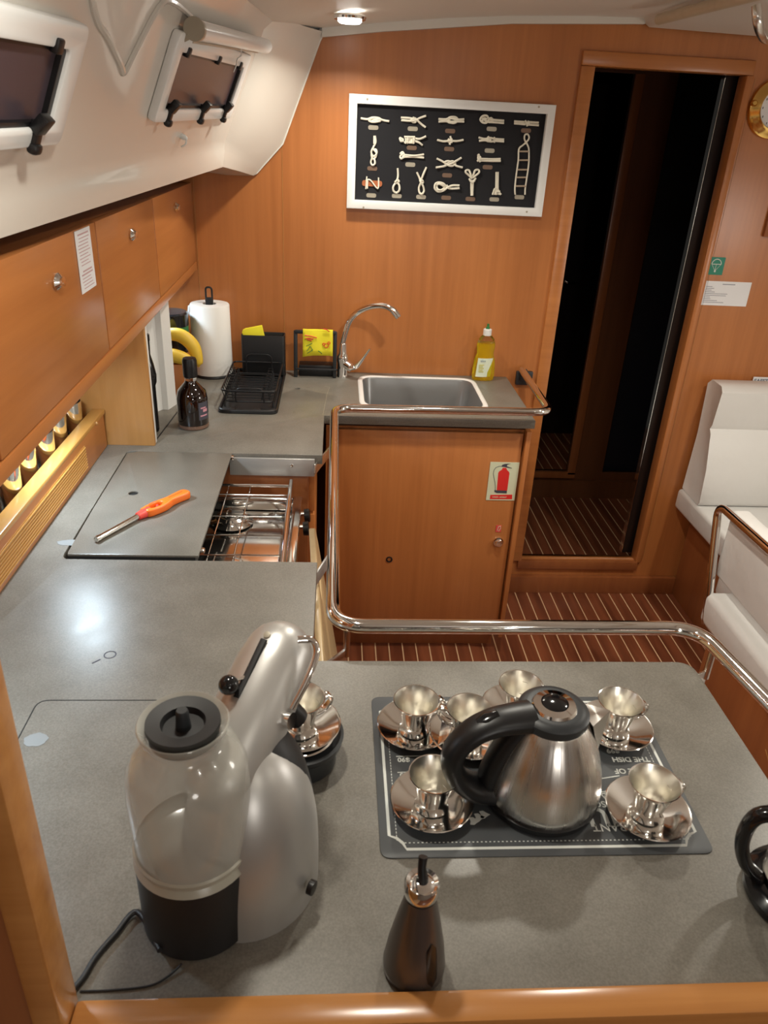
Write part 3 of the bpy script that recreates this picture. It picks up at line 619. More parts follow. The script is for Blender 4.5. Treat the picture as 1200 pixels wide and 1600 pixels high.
# paper towel
tx, ty = -.411, 2.540
pt = thing('paper_towel_holder', (tx, ty, ZT), 'white paper towel roll on an upright black holder in the corner', 'paper towel')
MB().lathe([(0, 0), (.065, 0), (.067, .004), (.065, .008), (0, .008)], (tx, ty, ZT), 36).build('base', 'black_m', pt)
MB().lathe([(.022, .010), (.066, .010), (.067, .014), (.064, .235), (.062, .238), (.022, .238), (.022, .010)], (tx, ty, ZT), 40).tube([(tx-.063, ty-.012, ZT+.20), (tx-.066, ty-.02, ZT+.215), (tx-.063, ty-.02, ZT+.233)], .003, 6).build('roll', 'towel', pt)
MB().tube([(tx, ty, ZT+.01), (tx, ty, ZT+.25)], .009, 14).tube(arc([(tx-.010, ty, ZT+.245), (tx-.010, ty, ZT+.290), (tx+.010, ty, ZT+.290), (tx+.010, ty, ZT+.245)], .012), .0032, 8).box(tx-.012, tx+.012, ty-.004, ty+.004, ZT+.225, ZT+.258, .002).build('spindle', 'black_m', pt)
# rum bottle
rx, ry = -.392, 2.035
rb_ = thing('spirit_bottle', (rx, ry, ZT), 'dark spirit bottle with black stopper on the worktop by the oak panel', 'bottle')
MB().lathe([(0, .010), (.041, .010), (.0425, .016), (.0425, .085), (.038, .105), (.024, .122), (.017, .130), (.0165, .135), (0, .135)], (rx, ry, ZT), 36).build('glass_body', 'rum', rb_)
MB().lathe([(0, 0), (.038, 0), (.0425, .004), (.0425, .0125), (0, .0125)], (rx, ry, ZT), 36).build('base', 'rumbase', rb_)
MB().lathe([(.0165, .132), (.0165, .148), (.012, .150), (0, .150)], (rx, ry, ZT), 24).build('neck', 'clear', rb_)
MB().lathe([(0, .144), (.0185, .144), (.0195, .150), (.0195, .190), (.017, .196), (0, .197)], (rx, ry, ZT), 28).build('stopper', 'black', rb_)
lb = MB()
lb.grid([[(rx+.0430*math.cos(a), ry+.0430*math.sin(a), ZT+z) for a in [(-58+8*k)*PI/180 for k in range(7)]] for z in (.030, .080)])
lb.build('label', 'ink', rb_)
lb = MB()
for z0, z1, a0, a1 in ((.062, .066, -50, -25), (.052, .060, -40, -18), (.040, .044, -52, -20)):
    lb.grid([[(rx+.0434*math.cos(a), ry+.0434*math.sin(a), ZT+z) for a in [(a0+(a1-a0)*k/5)*PI/180 for k in range(6)]] for z in (z0, z1)])
lb.build('label_print', mat('pink_print', (.65, .30, .36), .5), rb_)

# dish rack on its tray
dk = thing('dish_rack', (-.25, 2.34, ZT), 'black wire dish rack on a black drip tray beside the paper towel', 'dish rack')
tr = slab([rrect(-.342, -.165, 2.145, 2.585, .025)], ZT, ZT+.006, .002)
tr.build('drip_tray', 'black_m', dk)
lip = MB(); lip.tube([(x, y, ZT+.008) for x, y in rrect(-.338, -.169, 2.149, 2.581, .025)], .0045, 8, closed=True); lip.build('tray_rim', 'black', dk)
for xx in (-.30, -.225): MB().box(xx-.010, xx+.010, 2.152, 2.166, ZT+.006, ZT+.013, .003).build('tray_foot_clip', 'black', dk)
wr = MB()
def ring(z, g, r=.0024): wr.tube([(x, y, z) for x, y in rrect(-.335+g, -.172-g, 2.185+g, 2.50-g, .02)], r, 8, closed=True)
ring(ZT+.058, 0, .0030); ring(ZT+.022, .010)
for k in range(11):
    y = 2.205+k*.027
    wr.tube([(-.335, y, ZT+.058), (-.325, y, ZT+.022), (-.182, y, ZT+.022), (-.172, y, ZT+.058)], .0017, 6)
for k in range(8):
    y = 2.215+k*.028
    for x in (-.315, -.205):
        wr.tube([(x-.012, y, ZT+.022), (x-.006, y+.004, ZT+.062), (x+.006, y+.004, ZT+.062), (x+.012, y, ZT+.022)], .0016, 6)
for y0 in (2.187, 2.498):
    wr.tube(arc([(-.292, y0, ZT+.022), (-.292, y0, ZT+.085 if y0 > 2.3 else ZT+.066), (-.208, y0, ZT+.085 if y0 > 2.3 else ZT+.066), (-.208, y0, ZT+.022)], .02), .0024, 8)
for x in (-.325, -.180):
    for y in (2.197, 2.488): wr.tube([(x, y, ZT+.022), (x, y-.006, ZT+.006)], .003, 8)
wr.build('wire_basket', 'black', dk)
ch = slab([rrect(-.309, -.165, 2.508, 2.565, .010), rrect(-.305, -.169, 2.512, 2.561, .008)], ZT+.012, ZT+.145, .001)
ch.box(-.307, -.167, 2.510, 2.563, ZT+.012, ZT+.020)
ch.build('cutlery_holder', 'black_m', dk, smooth=30)
sp = thing('sponge_cloth', (-.27, 2.535, ZT+.10), 'folded yellow sponge cloth sticking out of the black cutlery holder', 'cloth')
a, b_, c_, d__ = at(378, 520, 'y', 2.53), at(409, 509, 'y', 2.53), at(415, 530, 'y', 2.53), at(379, 530, 'y', 2.53)
sm = MB().prism([a, at(379, 516, 'y', 2.53), at(383, 514, 'y', 2.53), b_, at(413, 526, 'y', 2.53), Vector((-.238, 2.53, ZT+.07)), Vector((-.300, 2.53, ZT+.07))], (0, .014, 0), .001)
sm.build('cloth', 'yellow', sp)
# towel stand with cloth
ts = thing('cloth_stand', (-.06, 2.545, ZT), 'small black metal frame stand between the dish rack and faucet', 'stand')
fr = MB()
for sx in (-.130, .003):
    fr.box(sx-.0065, sx+.0065, 2.532, 2.545, ZT, 1.090, .003, rot=Matrix.Rotation(-.02, 3, 'X'))
fr.box(-.132, .006, 2.531, 2.543, 1.080, 1.092, .003)
fr.box(-.13, .012, 2.525, 2.531, .958, .964, .001)
fr.build('frame', 'grey_pl', ts)
MB().box(-.12, .004, 2.545, 2.600, ZT+.002, ZT+.040, .004).build('tray', 'black', ts)
cl = MB(); c0 = Vector((-.106, 2.526, 1.098)); 
prof = [(2.546, 1.035), (2.546, 1.06), (2.546, 1.085), (2.5435, 1.0945), (2.537, 1.0965), (2.530, 1.0945), (2.5275, 1.085), (2.526, 1.06), (2.525, 1.03), (2.524, 1.005)]
rows = [[(x+ (z-1.09)*-.10*(x+.05)*2, y + .0012*math.sin(x*90+z*40), z + (.006*math.sin((x+.1)*25) if z < 1.01 else 0)) for x in [-.105+.01*k for k in range(11)]] for y, z in prof]
cl.grid(rows)
dh = thing('dish_cloth', (-.05, 2.525, 1.09), 'yellow printed dish cloth draped over the black frame stand', 'cloth')
me_ = cl.build('cloth', 'yellow', dh); md = me_.modifiers.new('s', 'SOLIDIFY'); md.thickness = .0015
pr = MB()
for (u, v, r_) in ((510, 540, .007), (514, 536, .004), (506, 538, .004)): 
    c = at(u, v, 'y', 2.5225); pr.tube([(c.x+r_*math.cos(k*PI/6), 2.5225, c.z+r_*math.sin(k*PI/6)) for k in range(12)], .0012, 5, closed=True)
for (u0, v0, u1, v1) in ((476, 524, 495, 528), (477, 529, 490, 530), (480, 531, 487, 533), (505, 514, 515, 518)):
    a, b_ = at(u0, v0, 'y', 2.5228), at(u1, v1, 'y', 2.5228); pr.tube([a, (a+b_)/2+Vector((0, 0, .002)), b_], .0016, 5)
pr.build('red_print', 'red', dh)
pr = MB()
for (u0, v0, u1, v1) in ((478, 541, 488, 536), (479, 549, 484, 541), (485, 541, 488, 549), (497, 548, 503, 553), (480, 552, 489, 546)):
    a, b_ = at(u0, v0, 'y', 2.5222), at(u1, v1, 'y', 2.5222); pr.tube([a, (a+b_)/2+Vector((.002, 0, 0)), b_], .0010, 5)
pr.build('green_print', 'dgreen', dh)

# dish soap
ox, oy = .527, 2.570
sb = thing('dish_soap_bottle', (ox, oy, ZT), 'clear bottle of yellow dish soap with green cap behind the sink', 'bottle')
MB().lathe([(0, .001), (.036, .001), (.039, .005), (.040, .03), (.037, .07), (.029, .095), (.031, .108), (.0325, .120), (.031, .132), (0, .133)], (ox, oy, ZT), 32, sy=.55).build('soap', 'amber', sb)
MB().lathe([(.031, .133), (.026, .147), (.016, .158), (.012, .162), (0, .162)], (ox, oy, ZT), 32, sy=.6).build('shoulder', 'clear', sb)
MB().lathe([(0, .158), (.0145, .158), (.0145, .178), (.012, .180), (0, .180)], (ox, oy, ZT), 24).build('collar', 'white_pl', sb)
MB().lathe([(0, .180), (.007, .180), (.0065, .186), (.004, .188), (.004, .197), (0, .198)], (ox, oy, ZT), 16).build('cap', 'dgreen', sb)
lab_m = mat('pale_label', (.72, .78, .62), .4)
lb = MB(); lb.grid([[(ox-.010+.0385*math.sin(a)+z*.06, oy-.0225*math.cos(a)-.0015, ZT+z) for a in [(-34+10*k)*PI/180 for k in range(10)]] for z in (.016, .05, .082)])
lb.build('label', lab_m, sb)
text('eko', .012, (ox-.018, oy-.0262, ZT+.070), (1, 0, 0), (0, 0, 1)).build('label_word', mat('blue_grey_print', (.18, .25, .35), .5), sb)
ll = MB()
for k in range(5): ll.box(ox-.022, ox-.004-(k % 2)*.004, oy-.0262, oy-.0258, ZT+.058-k*.006, ZT+.0605-k*.006)
ll.build('label_lines', mat('yellow_print', (.60, .55, .10), .5), sb)

# ================================================================== signs
def plaque(u0, v0, u1, v1, u2, v2, u3, v3, y): return [at(u, v, 'y', y) for u, v in ((u0, v0), (u1, v1), (u2, v2), (u3, v3))]
yd = 2.1845
es = thing('extinguisher_sticker', (.55, yd, .64), 'cream sticker with red fire extinguisher on the sink cabinet door', 'sticker')
MB().box(.503, .597, yd-.0012, yd, .642, .777).build('sheet', 'signbg', es)
def sg(pts, name, m, y=yd-.0012, t=.0005): # pts in crop pixels (x/10+740, y/10+710)
    P_ = [at(740+x/10, 710+z/10, 'y', y) for x, z in pts]; return MB().prism(P_, (0, -t, 0)).build(name, m, es)
sg([(362, 560), (385, 290), (400, 265), (440, 240), (455, 210), (510, 210), (525, 245), (555, 275), (560, 300), (525, 565)], 'cylinder', 'red')
sg([(345, 560), (520, 566), (517, 608), (360, 603), (325, 585), (325, 560), (340, 555)], 'foot', 'ink', yd-.0014)
sg([(440, 190), (445, 165), (490, 148), (585, 145), (530, 160), (520, 185), (600, 212), (598, 218), (515, 205), (500, 200)], 'valve', 'ink', yd-.0014)
MB().tube([at(740+x/10, 710+z/10, 'y', yd-.0015) for x, z in ((445, 183), (400, 185), (350, 205), (320, 245), (308, 300), (320, 370), (335, 440), (340, 500), (340, 560))], .0008, 6).build('hose', 'ink', es)
sg([(262, 632), (604, 628), (600, 700), (252, 698)], 'banner', 'red', yd-.0012)
o_ = at(740+29, 710+67.5, 'y', yd-.0020)
text('HASICI - APARAT', .0062, o_, (1, 0, 0), (0, 0, 1), bold=.0001).build('banner_text', 'signbg', es)
es2 = thing('small_red_sticker', (.557, yd, .52), 'tiny red square sticker above the sink cabinet knob', 'sticker')
MB().box(.548, .566, yd-.001, yd, .524, .549).build('sheet', mat('faded_red', (.70, .08, .07), .5), es2)
MB().tube([at(u, v, 'y', yd-.0012) for u, v in ((777, 829), (779, 823), (782, 822), (782, 826), (779, 830))], .0010, 6).build('symbol', 'signbg', es2)
yw = YB
gs = thing('green_flare_sign', (1.30, yw, 1.31), 'small green safety sign with white parachute flare symbol right of the doorway', 'sign')
MB().box(1.270, 1.329, yw-.0015, yw, 1.312, 1.370).build('sheet', 'green', gs)
fl = MB(); cx, cz = 1.3005, 1.347
fl.tube([(cx+.0165*math.cos(a*PI/10), yw-.0018, cz+.0165*math.sin(a*PI/10)) for a in range(11)], .0015, 6).tube([(cx-.0165, yw-.0018, cz), (cx+.0165, yw-.0018, cz)], .0013, 6)
fl.tube([(cx-.0165, yw-.0018, cz), (cx, yw-.0018, cz-.022)], .0006, 5).tube([(cx+.0165, yw-.0018, cz), (cx, yw-.0018, cz-.022)], .0006, 5).tube([(cx, yw-.0018, cz), (cx, yw-.0018, cz-.022)], .0009, 5)
fl.lathe([(0, .0008), (.0035, .0008), (.0035, -.0008), (0, -.0008)], (cx, yw-.0018, cz-.023), 10, (0, -1, 0), flute=lambda a, h: .3*math.cos(5*a)).build('flare_symbol', 'chalk', gs)
pn = thing('printed_notice', (1.36, yw, 1.21), 'white laminated notice with small print below the green sign', 'notice')
MB().box(1.274, 1.443, yw-.0012, yw, 1.209, 1.291).build('sheet', 'paper', pn)
ln = MB()
ln.box(1.34, 1.385, yw-.0016, yw-.001, 1.280, 1.283)
for k, L1 in enumerate((.022, .030, .022, .035, .082, .078, .022, .025, .050, .075)):
    z = 1.2725-k*.0059; ln.box(1.283, 1.283+L1, yw-.0016, yw-.001, z-.001, z+.001)
ln.build('print', 'ink_g', pn)
# clock
ck = at(1212, 170, 'y', YB-.01); ck = Vector((ck.x, YB, ck.z))
cko = thing('brass_clock', ck, 'round brass ship clock with white dial, cut by the right photo edge', 'clock')
MB().lathe([(0, 0), (.082, 0), (.086, .004), (.084, .012), (.074, .018), (.068, .030), (.060, .034), (.057, .030), (.057, .020)], ck, 48, (0, -1, 0)).build('case', 'brass', cko)
MB().lathe([(0, .020), (.058, .020), (.058, .022), (0, .022)], ck, 40, (0, -1, 0)).build('dial', 'paper', cko)
MB().lathe([(0, 0), (.009, 0), (.009, .016), (.006, .02), (0, .02)], (ck.x-.078, YB-.006, ck.z+.012), 14, (0, -1, 0)).build('latch_screw', 'brass', cko)
tk = MB()
for k in range(12):
    a = k*PI/6; tk.box(ck.x+.048*math.cos(a)-.0012, ck.x+.048*math.cos(a)+.0012, YB-.0228, YB-.022, ck.z+.048*math.sin(a)-.003, ck.z+.048*math.sin(a)+.003)
tk.tube([(ck.x, YB-.0235, ck.z), (ck.x+.03, YB-.0235, ck.z+.015)], .0012, 5).tube([(ck.x, YB-.0235, ck.z), (ck.x+.01, YB-.0235, ck.z+.04)], .0010, 5)
tk.build('hands', 'ink', cko)
c = at(1199, 345, 'y', YB); 
tag(MB().box(c.x-.006, c.x+.12, YB-.014, YB, c.z-.05, c.z+.045, .003).build('instrument_frame', 'wood_d'), 'dark cherry frame edge below the brass clock, cut off by the photo', 'frame')
# knot board
kb = thing('knot_board', (.35, YB, 1.47), 'white framed display board of sailor knots on the forward bulkhead', 'display board')
fx0, fx1, fz0, fz1 = .032, .668, 1.474, 1.796
fr = slab([[(fx0, fz0), (fx1, fz0), (fx1, fz1), (fx0, fz1)], [(.058, 1.500), (.643, 1.500), (.643, 1.770), (.058, 1.770)]], 0, .024, .003)
bmesh.ops.rotate(fr.bm, verts=fr.bm.verts, matrix=Matrix.Rotation(PI/2, 3, 'X')); bmesh.ops.translate(fr.bm, verts=fr.bm.verts, vec=(0, YB-.003, 0))
fr.build('frame', 'gloss_white', kb, smooth=30)
MB().box(.05, .65, YB-.009, YB-.003, 1.49, 1.78).build('backing', 'felt', kb)
for u, v in ((574, 155), (842, 167), (568, 324), (823, 331)):
    c = at(u, v, 'y', YB-.027); MB().lathe([(0, .0004), (.0032, .0004), (.0032, -.0004), (0, -.0004)], (c.x, YB-.0275, c.z), 10, (0, -1, 0)).build('screw', 'plate_l', kb)
KY = YB-.014
def kp(x, y): p = at(520+x*.31667, 130+y*.31667, 'y', KY); return p
def knot(paths, r=.0032, lab=None, m='rope'):
    mb = MB()
    for i, pth in enumerate(paths):
        cl_ = len(pth) > 3 and pth[0] == pth[-1]
        pp_ = [kp(*q) for q in pth]
        for k, q in enumerate(pp_): q.y += .0022*math.sin(k*2.1+i*1.7)
        mb.tube(smoothline(pp_, 5), r, 7)
    o = mb.build('knot', m, kb)
    if lab: o['label'] = lab
    return o
def plate(x, y, w=42, bright=False):
    c = kp(x, y); hw = w*.5*.00073*.98; hh_ = .0062
    mb = MB(); mb.prism([(c.x+q.x, YB-.009, c.z+q.y) for q in arc([(-hw, -hh_, 0), (hw, -hh_, 0), (hw, hh_, 0), (-hw, hh_, 0)], .006, 4, True)], (0, -.0012, 0)).build('name_plate', 'plate_l' if bright else 'plate', kb)
# row 1
knot([[(138, 173), (170, 178), (195, 170), (225, 172), (238, 182), (215, 190), (190, 190), (178, 182), (195, 172)], [(185, 190), (210, 180), (232, 178), (250, 183), (278, 188)], [(195, 172), (215, 186), (235, 188)]])
knot([[(336, 170), (375, 172), (400, 178), (410, 190), (395, 192), (388, 180), (400, 174)], [(338, 183), (380, 186), (405, 184), (430, 172), (460, 161)], [(400, 178), (415, 182), (435, 200), (458, 218)], [(395, 170), (412, 178), (405, 194)]])
knot([[(522, 177), (560, 178), (580, 168), (605, 168), (618, 182), (600, 196), (575, 194), (560, 188), (522, 190)], [(648, 178), (610, 180), (585, 174), (568, 182), (582, 190), (612, 189), (648, 190)]])
knot([[(740, 195), (728, 180), (738, 163), (758, 160), (768, 175), (758, 195), (738, 192), (745, 172), (760, 178)], [(735, 170), (755, 186), (775, 192), (790, 182), (778, 172), (765, 186)], [(770, 180), (805, 182), (845, 185)], [(775, 192), (810, 194), (845, 197)]])
knot([[(895, 188), (950, 192)], [(895, 198), (950, 203)], [(948, 184), (955, 200), (960, 210)], [(962, 186), (968, 208)], [(966, 192), (1016, 195)], [(966, 204), (1016, 208)], [(955, 195), (970, 198)]])
# row 2
knot([[(208, 260), (212, 290), (200, 315), (190, 340), (200, 360), (215, 350), (215, 330), (200, 325)], [(205, 260), (204, 300)], [(195, 320), (215, 345), (208, 370), (195, 372), (190, 350)], [(195, 365), (188, 390), (196, 405), (208, 395), (204, 370)]], .0030)
knot([[(350, 280), (332, 270), (335, 285), (350, 285)]]+[[(x, 264), (x+3, 280), (x, 298)] for x in (358, 368, 378, 388, 398)]+[[(352, 265), (405, 266)], [(352, 292), (405, 292)], [(405, 272), (430, 275), (460, 262)], [(405, 285), (425, 293), (442, 306)]])
knot([[(515, 280), (545, 287), (580, 284), (610, 286), (645, 280)], [(580, 262), (583, 280), (576, 303)], [(568, 275), (590, 292)], [(590, 275), (568, 292)]])
knot([[(720, 268), (750, 275), (775, 270), (800, 275), (845, 278)], [(722, 285), (750, 282), (780, 288), (800, 285), (845, 288)], [(765, 262), (770, 275), (762, 285), (775, 285), (780, 268)], [(795, 268), (802, 280), (795, 292)]])
knot([[(332, 350), (345, 340), (352, 358), (338, 372), (333, 360), (350, 348)], [(340, 345), (350, 370)], [(352, 354), (400, 358), (450, 352)], [(352, 364), (400, 364), (450, 368)]])
knot([[(513, 372), (545, 388), (570, 405), (590, 408), (605, 395), (590, 385), (570, 392), (555, 408), (508, 416)], [(635, 368), (605, 385), (580, 398), (560, 400), (552, 390), (570, 384), (595, 395), (610, 408), (640, 416)]])
knot([[(715, 352), (728, 368), (712, 385)], [(722, 350), (716, 370), (728, 388)], [(730, 362), (718, 378)], [(725, 373), (780, 375), (828, 374)], [(725, 382), (780, 384), (828, 384)]])
# row 3
knot([[(168, 460), (163, 522)], [(163, 480), (185, 478), (222, 520), (226, 465)], [(172, 480), (170, 520)]], .0022)
c0, c1 = kp(145, 478), kp(243, 512)
MB().prism([(q.x, YB-.009, q.y) for q in arc([(c0.x, c1.z, 0), (c1.x, c1.z, 0), (c1.x, c0.z, 0), (c0.x, c0.z, 0)], .008, 4, True)], (0, -.0028, 0)).build('wood_cleat', mat('cleat_wood', (.42, .13, .05), .5), kb)
knot([[(320, 420), (322, 450), (318, 475), (308, 488), (316, 494), (326, 484), (318, 476)], [(312, 490), (298, 510), (300, 532), (315, 540), (328, 528), (328, 505), (320, 490)]])
knot([[(415, 440), (428, 468), (435, 488), (445, 495)], [(462, 415), (448, 445), (438, 470), (430, 485)], [(428, 484), (442, 480), (445, 492), (430, 492)], [(435, 490), (425, 515), (428, 540), (440, 546), (450, 532), (446, 510), (438, 492)]])
knot([[(625, 505), (590, 505), (565, 515), (545, 530), (520, 535), (503, 520), (505, 498), (522, 490), (545, 495), (560, 510), (580, 520), (625, 518)], [(512, 505), (522, 497), (540, 503), (550, 515), (535, 527), (518, 524), (512, 510)], [(560, 502), (572, 520)]])
knot([[(688, 470), (672, 455), (655, 440), (658, 430), (672, 430), (680, 448), (686, 465)], [(690, 468), (705, 455), (722, 440), (718, 428), (702, 430), (695, 448), (690, 462)], [(672, 470), (688, 490), (706, 468)], [(676, 482), (702, 482)], [(683, 485), (684, 555)], [(692, 485), (688, 555)]])
knot([[(807, 438), (806, 520)], [(815, 438), (813, 520)], [(788, 550), (800, 520), (810, 550)], [(800, 550), (808, 525), (830, 550)], [(822, 550), (814, 520)], [(795, 532), (825, 535)]])
knot([[(950, 290), (952, 300)], [(956, 296), (945, 275), (948, 255), (962, 252), (968, 268), (960, 285), (940, 305), (918, 325), (915, 380), (905, 460), (898, 520), (900, 550)], [(950, 285), (960, 305), (968, 330), (966, 400), (956, 470), (950, 520), (948, 550)]], .0026, 'miniature rope ladder')
for k, (xa, xb, y) in enumerate(((918, 966, 337), (914, 964, 380), (912, 962, 427), (906, 958, 465), (900, 952, 508))):
    a, b_ = kp(xa, y), kp(xb, y); MB().tube([a, b_], .0026, 7).build('ladder_rung', mat('rung_wood', (.42, .33, .24), .6) if k == 0 else bpy.data.materials['rung_wood'], kb)
for x, y, br in ((200, 219, 1), (395, 225, 1), (580, 236, 0), (785, 226, 1), (955, 234, 0), (390, 319, 0), (575, 325, 0), (775, 333, 1), (195, 421, 0), (383, 402, 1), (765, 415, 0), (565, 455, 0), (190, 554, 1), (316, 557, 1), (436, 562, 1), (560, 566, 0), (680, 572, 0), (798, 574, 1), (922, 563, 1)):
    plate(x, y, 44, bool(br))
# ================================================================== settee
se = thing('settee', (1.75, 2.0, ZF), 'cherry based corner settee with white leather cushions by the bulkhead', 'settee')
MB().box(1.436, 2.09, 1.0, 2.60, ZF, .425, .003).build('base', 'wood_d', se)
MB().box(1.352, 2.09, 1.0, 2.598, .428, .510, .014, 3).build('seat_cushion', 'leather', se, smooth=60)
bc = MB()
def cushion(rows_): bc.grid(rows_)
B0 = [at(1112, 597, 'y', 2.585), at(1098, 650, 'y', 2.585), at(1073, 752, 'y', 2.585)]
bb = MB()
prof = [(2.594, .512, 1.370), (2.594, .75, 1.376), (2.594, .955, 1.368), (2.575, .975, 1.372), (2.500, .972, 1.372), (2.478, .955, 1.368), (2.478, .83, 1.362), (2.484, .812, 1.360), (2.470, .795, 1.360), (2.440, .66, 1.362), (2.425, .53, 1.360), (2.44, .512, 1.364)]
rws = []
for t in (0, .004, .02, .3, .6, 1):
    rws.append([Vector((x0 - .006 + t*.72 + (0 if t > 0 else .006), y + (0 if t >= .004 else (2.52-y)*.08), (z if z < .6 else .512+(z-.512)*.955) + (0 if t >= .004 else (.74-z)*.03))) for y, z, x0 in prof + [prof[0]]])
bb.grid(rws); bb.bm.faces.new([bb.bm.verts.new(v) for v in rws[0][:-1]]); bmesh.ops.remove_doubles(bb.bm, verts=bb.bm.verts, dist=1e-6)
bb.build('back_cushion', 'leather', se, smooth=50)
sf = thing('safety_card', (1.62, 2.60, .96), 'white card headed SAFETY standing behind the white back cushion', 'card')
a = at(1178, 589, 'y', 2.602); 
MB().box(a.x, a.x+.20, 2.603, 2.6045, .85, a.z).build('sheet', 'paper', sf)
text('SAFETY', .020, (a.x+.005, 2.6025, a.z-.021), (1, 0, 0), (0, 0, 1), bold=.0004).build('heading', mat('slate_print', (.12, .16, .22), .5), sf)
# centre bench
BX = 1.15
be = thing('centre_bench', (1.35, 1.45, ZF), 'aisle bench with white leather cushions and cherry base at right', 'bench')
zl = lambda u, v: at(u, v, 'x', BX)
ye = at(1100, 1020, 'x', BX).y
MB().box(BX, 1.34, .60, ye, ZF, .40, .003).build('base', 'wood_d', be)
a, b_ = zl(1110, 925), zl(1200, 1110)
MB().box(BX-.012, 1.345, .60, a.y+.01, b_.z-.0, a.z, .022, 4).build('seat_cushion', 'leather', be, smooth=60)
p0, p1, p2 = zl(1112, 905), zl(1130, 795), zl(1200, 860)
MB().box(BX+.02, BX+.075, .60, p1.y-.01, p0.z, p1.z+.004, .012, 3).build('back_cushion', 'leather', be, smooth=60)
MB().prism([(BX-.0005, 1.42, .30), (BX-.0005, 1.36, .26), (BX-.0005, 1.362, .258), (BX-.0005, 1.422, .298)], (-.001, 0, 0)).build('panel_seam', 'wood_l', be)
t0 = zl(1103, 975); t1 = zl(1120, 800)
MB().tube(arc([t0, t1+Vector((0, 0, .026)), (BX+.02, .55, p1.z+.030)], .045, 8), .0125, 16).build('grab_rail', 'chrome', be)
# second small cushion edge near settee
a = at(1096, 885, 'x', 1.40)
tag(MB().box(1.347, 1.433, 2.02, 2.17, .30, .426, .02, 3).build('bolster_cushion', 'leather', smooth=60), 'white leather bolster end showing between settee and bench', 'cushion')

# ================================================================== ON THE WORKTOP, NEAR END
# placemat
mt = thing('placemat', (.27, .75, ZT), 'dark grey chalkboard style placemat with upside-down restaurant print', 'placemat')
slab([rrect(.0655, .4765, .607, .892, .014)], ZT, ZT+.0016, .0006).build('sheet', 'mat', mt)
zp = ZT+.0018
def notch(i): # frame with indented corners
    x0, x1, y0, y1 = .0655+i, .4765-i, .607+i, .892-i; k = .020
    return [(x0+k, y0), (x1-k, y0), (x1-k*.8, y0+k*.45), (x1-k*.45, y0+k*.8), (x1, y0+k), (x1, y1-k), (x1-k*.45, y1-k*.8), (x1-k*.8, y1-k*.45), (x1-k, y1), (x0+k, y1), (x0+k*.8, y1-k*.45), (x0+k*.45, y1-k*.8), (x0, y1-k), (x0, y0+k), (x0+k*.45, y0+k*.8), (x0+k*.8, y0+k*.45)]
pm = MB(); pm.tube([(x, y, zp-.0004) for x, y in notch(.012)], .0022, 6, closed=True, flat=.2); pm.build('chalk_border', 'chalk', mt)
pm = MB(); q = [.0655+.022, .4765-.022, .607+.022, .892-.022]
for k in range(70):
    x = q[0]+.004+k*(q[1]-q[0]-.008)/69
    for y in (q[2]-.001, q[3]+.001): pm.box(x-.0011, x+.0011, y-.0006, y+.0006, zp-.0004, zp)
for k in range(46):
    y = q[2]+.004+k*(q[3]-q[2]-.008)/45
    for x in (q[0]-.001, q[1]+.001): pm.box(x-.0005, x+.0005, y-.0016, y+.0016, zp-.0004, zp)
pm.build('stitch_line', 'chalk', mt)
def mt_text(s, size, u, v, bold=0., sp=1.):
    p_ = at(u, v, 'z', zp); return text(s, size, p_, (-1, 0, 0), (0, -1, 0), bold=bold, spacing=sp, thick=.0001).build('printed_word', 'chalk', mt)
mt_text('THE DISH', .0125, 1013, 1183, .0003)
mt_text('NAME OF', .0125, 1018, 1201, .0003)
mt_text('$99', .012, 966, 1170, .0003)
mt_text('MAIN', .020, 966, 1235, .0001)
mt_text('SOUPS', .014, 945, 1252, .0002)
mt_text('MENU', .040, 1046, 1262, .0010, 1.05)
mt_text('RESTAURANT', .0165, 1046, 1286, .0001, 1.0)
mt_text('$90', .011, 640, 1184, .0003)
mt_text('$70', .011, 644, 1208, .0003)
pm = MB()
for (u0, v0, u1, v1) in ((619, 1182, 704, 1180), (621, 1207, 645, 1206), (905, 1222, 968, 1212), (905, 1237, 950, 1237)):
    MB().tube([at(u0, v0, 'z', zp-.0002), at(u1, v1, 'z', zp-.0002)], .0008, 5, flat=.3).build('printed_line', 'chalk', mt)
for u, v in ((695, 1172), (748, 1277), (740, 1283), (756, 1273), (700, 1174)):
    c = at(u, v, 'z', zp-.0003); pm = MB(); pm.lathe([(0, .0003), (.006, .0003), (.006, 0)], c, 8, flute=lambda a, h: .35*math.cos(3*a)).build('printed_ornament', 'chalk', mt)

# cup and saucer
def make_cup():
    o = thing('espresso_cup', (0, 0, 0), 'x', 'cup', 'polished steel espresso cups')
    pr_ = [(0, .002), (.014, .002), (.020, .0), (.0215, .002), (.0190, .007), (.0182, .012), (.0198, .020), (.0235, .034), (.0280, .047), (.0318, .0545), (.0326, .0555), (.0312, .0550)]
    MB().lathe(pr_, n=48).build('bowl', 'steel', o)
    MB().lathe([(.0312, .0550), (.0272, .047), (.0224, .034), (.0188, .020), (.0170, .012), (.012, .008), (0, .0075)], n=48).build('lining', mat('satin_steel_inside', (.82, .79, .72), .28, 1), o)
    h_ = smoothline([(.024, 0, .040), (.036, 0, .047), (.044, 0, .044), (.043, 0, .034), (.034, 0, .024), (.019, 0, .020)], 5)
    mb = MB()
    L_, R_ = [], []
    rows_ = []
    for off in (-.006, -.003, .003, .006): rows_.append([(p_.x, off, p_.z+(.0004 if abs(off) < .005 else 0)) for p_ in h_])
    mb.grid(rows_); hd = mb.build('handle', 'steel', o); md_ = hd.modifiers.new('s', 'SOLIDIFY'); md_.thickness = .0018
    return o
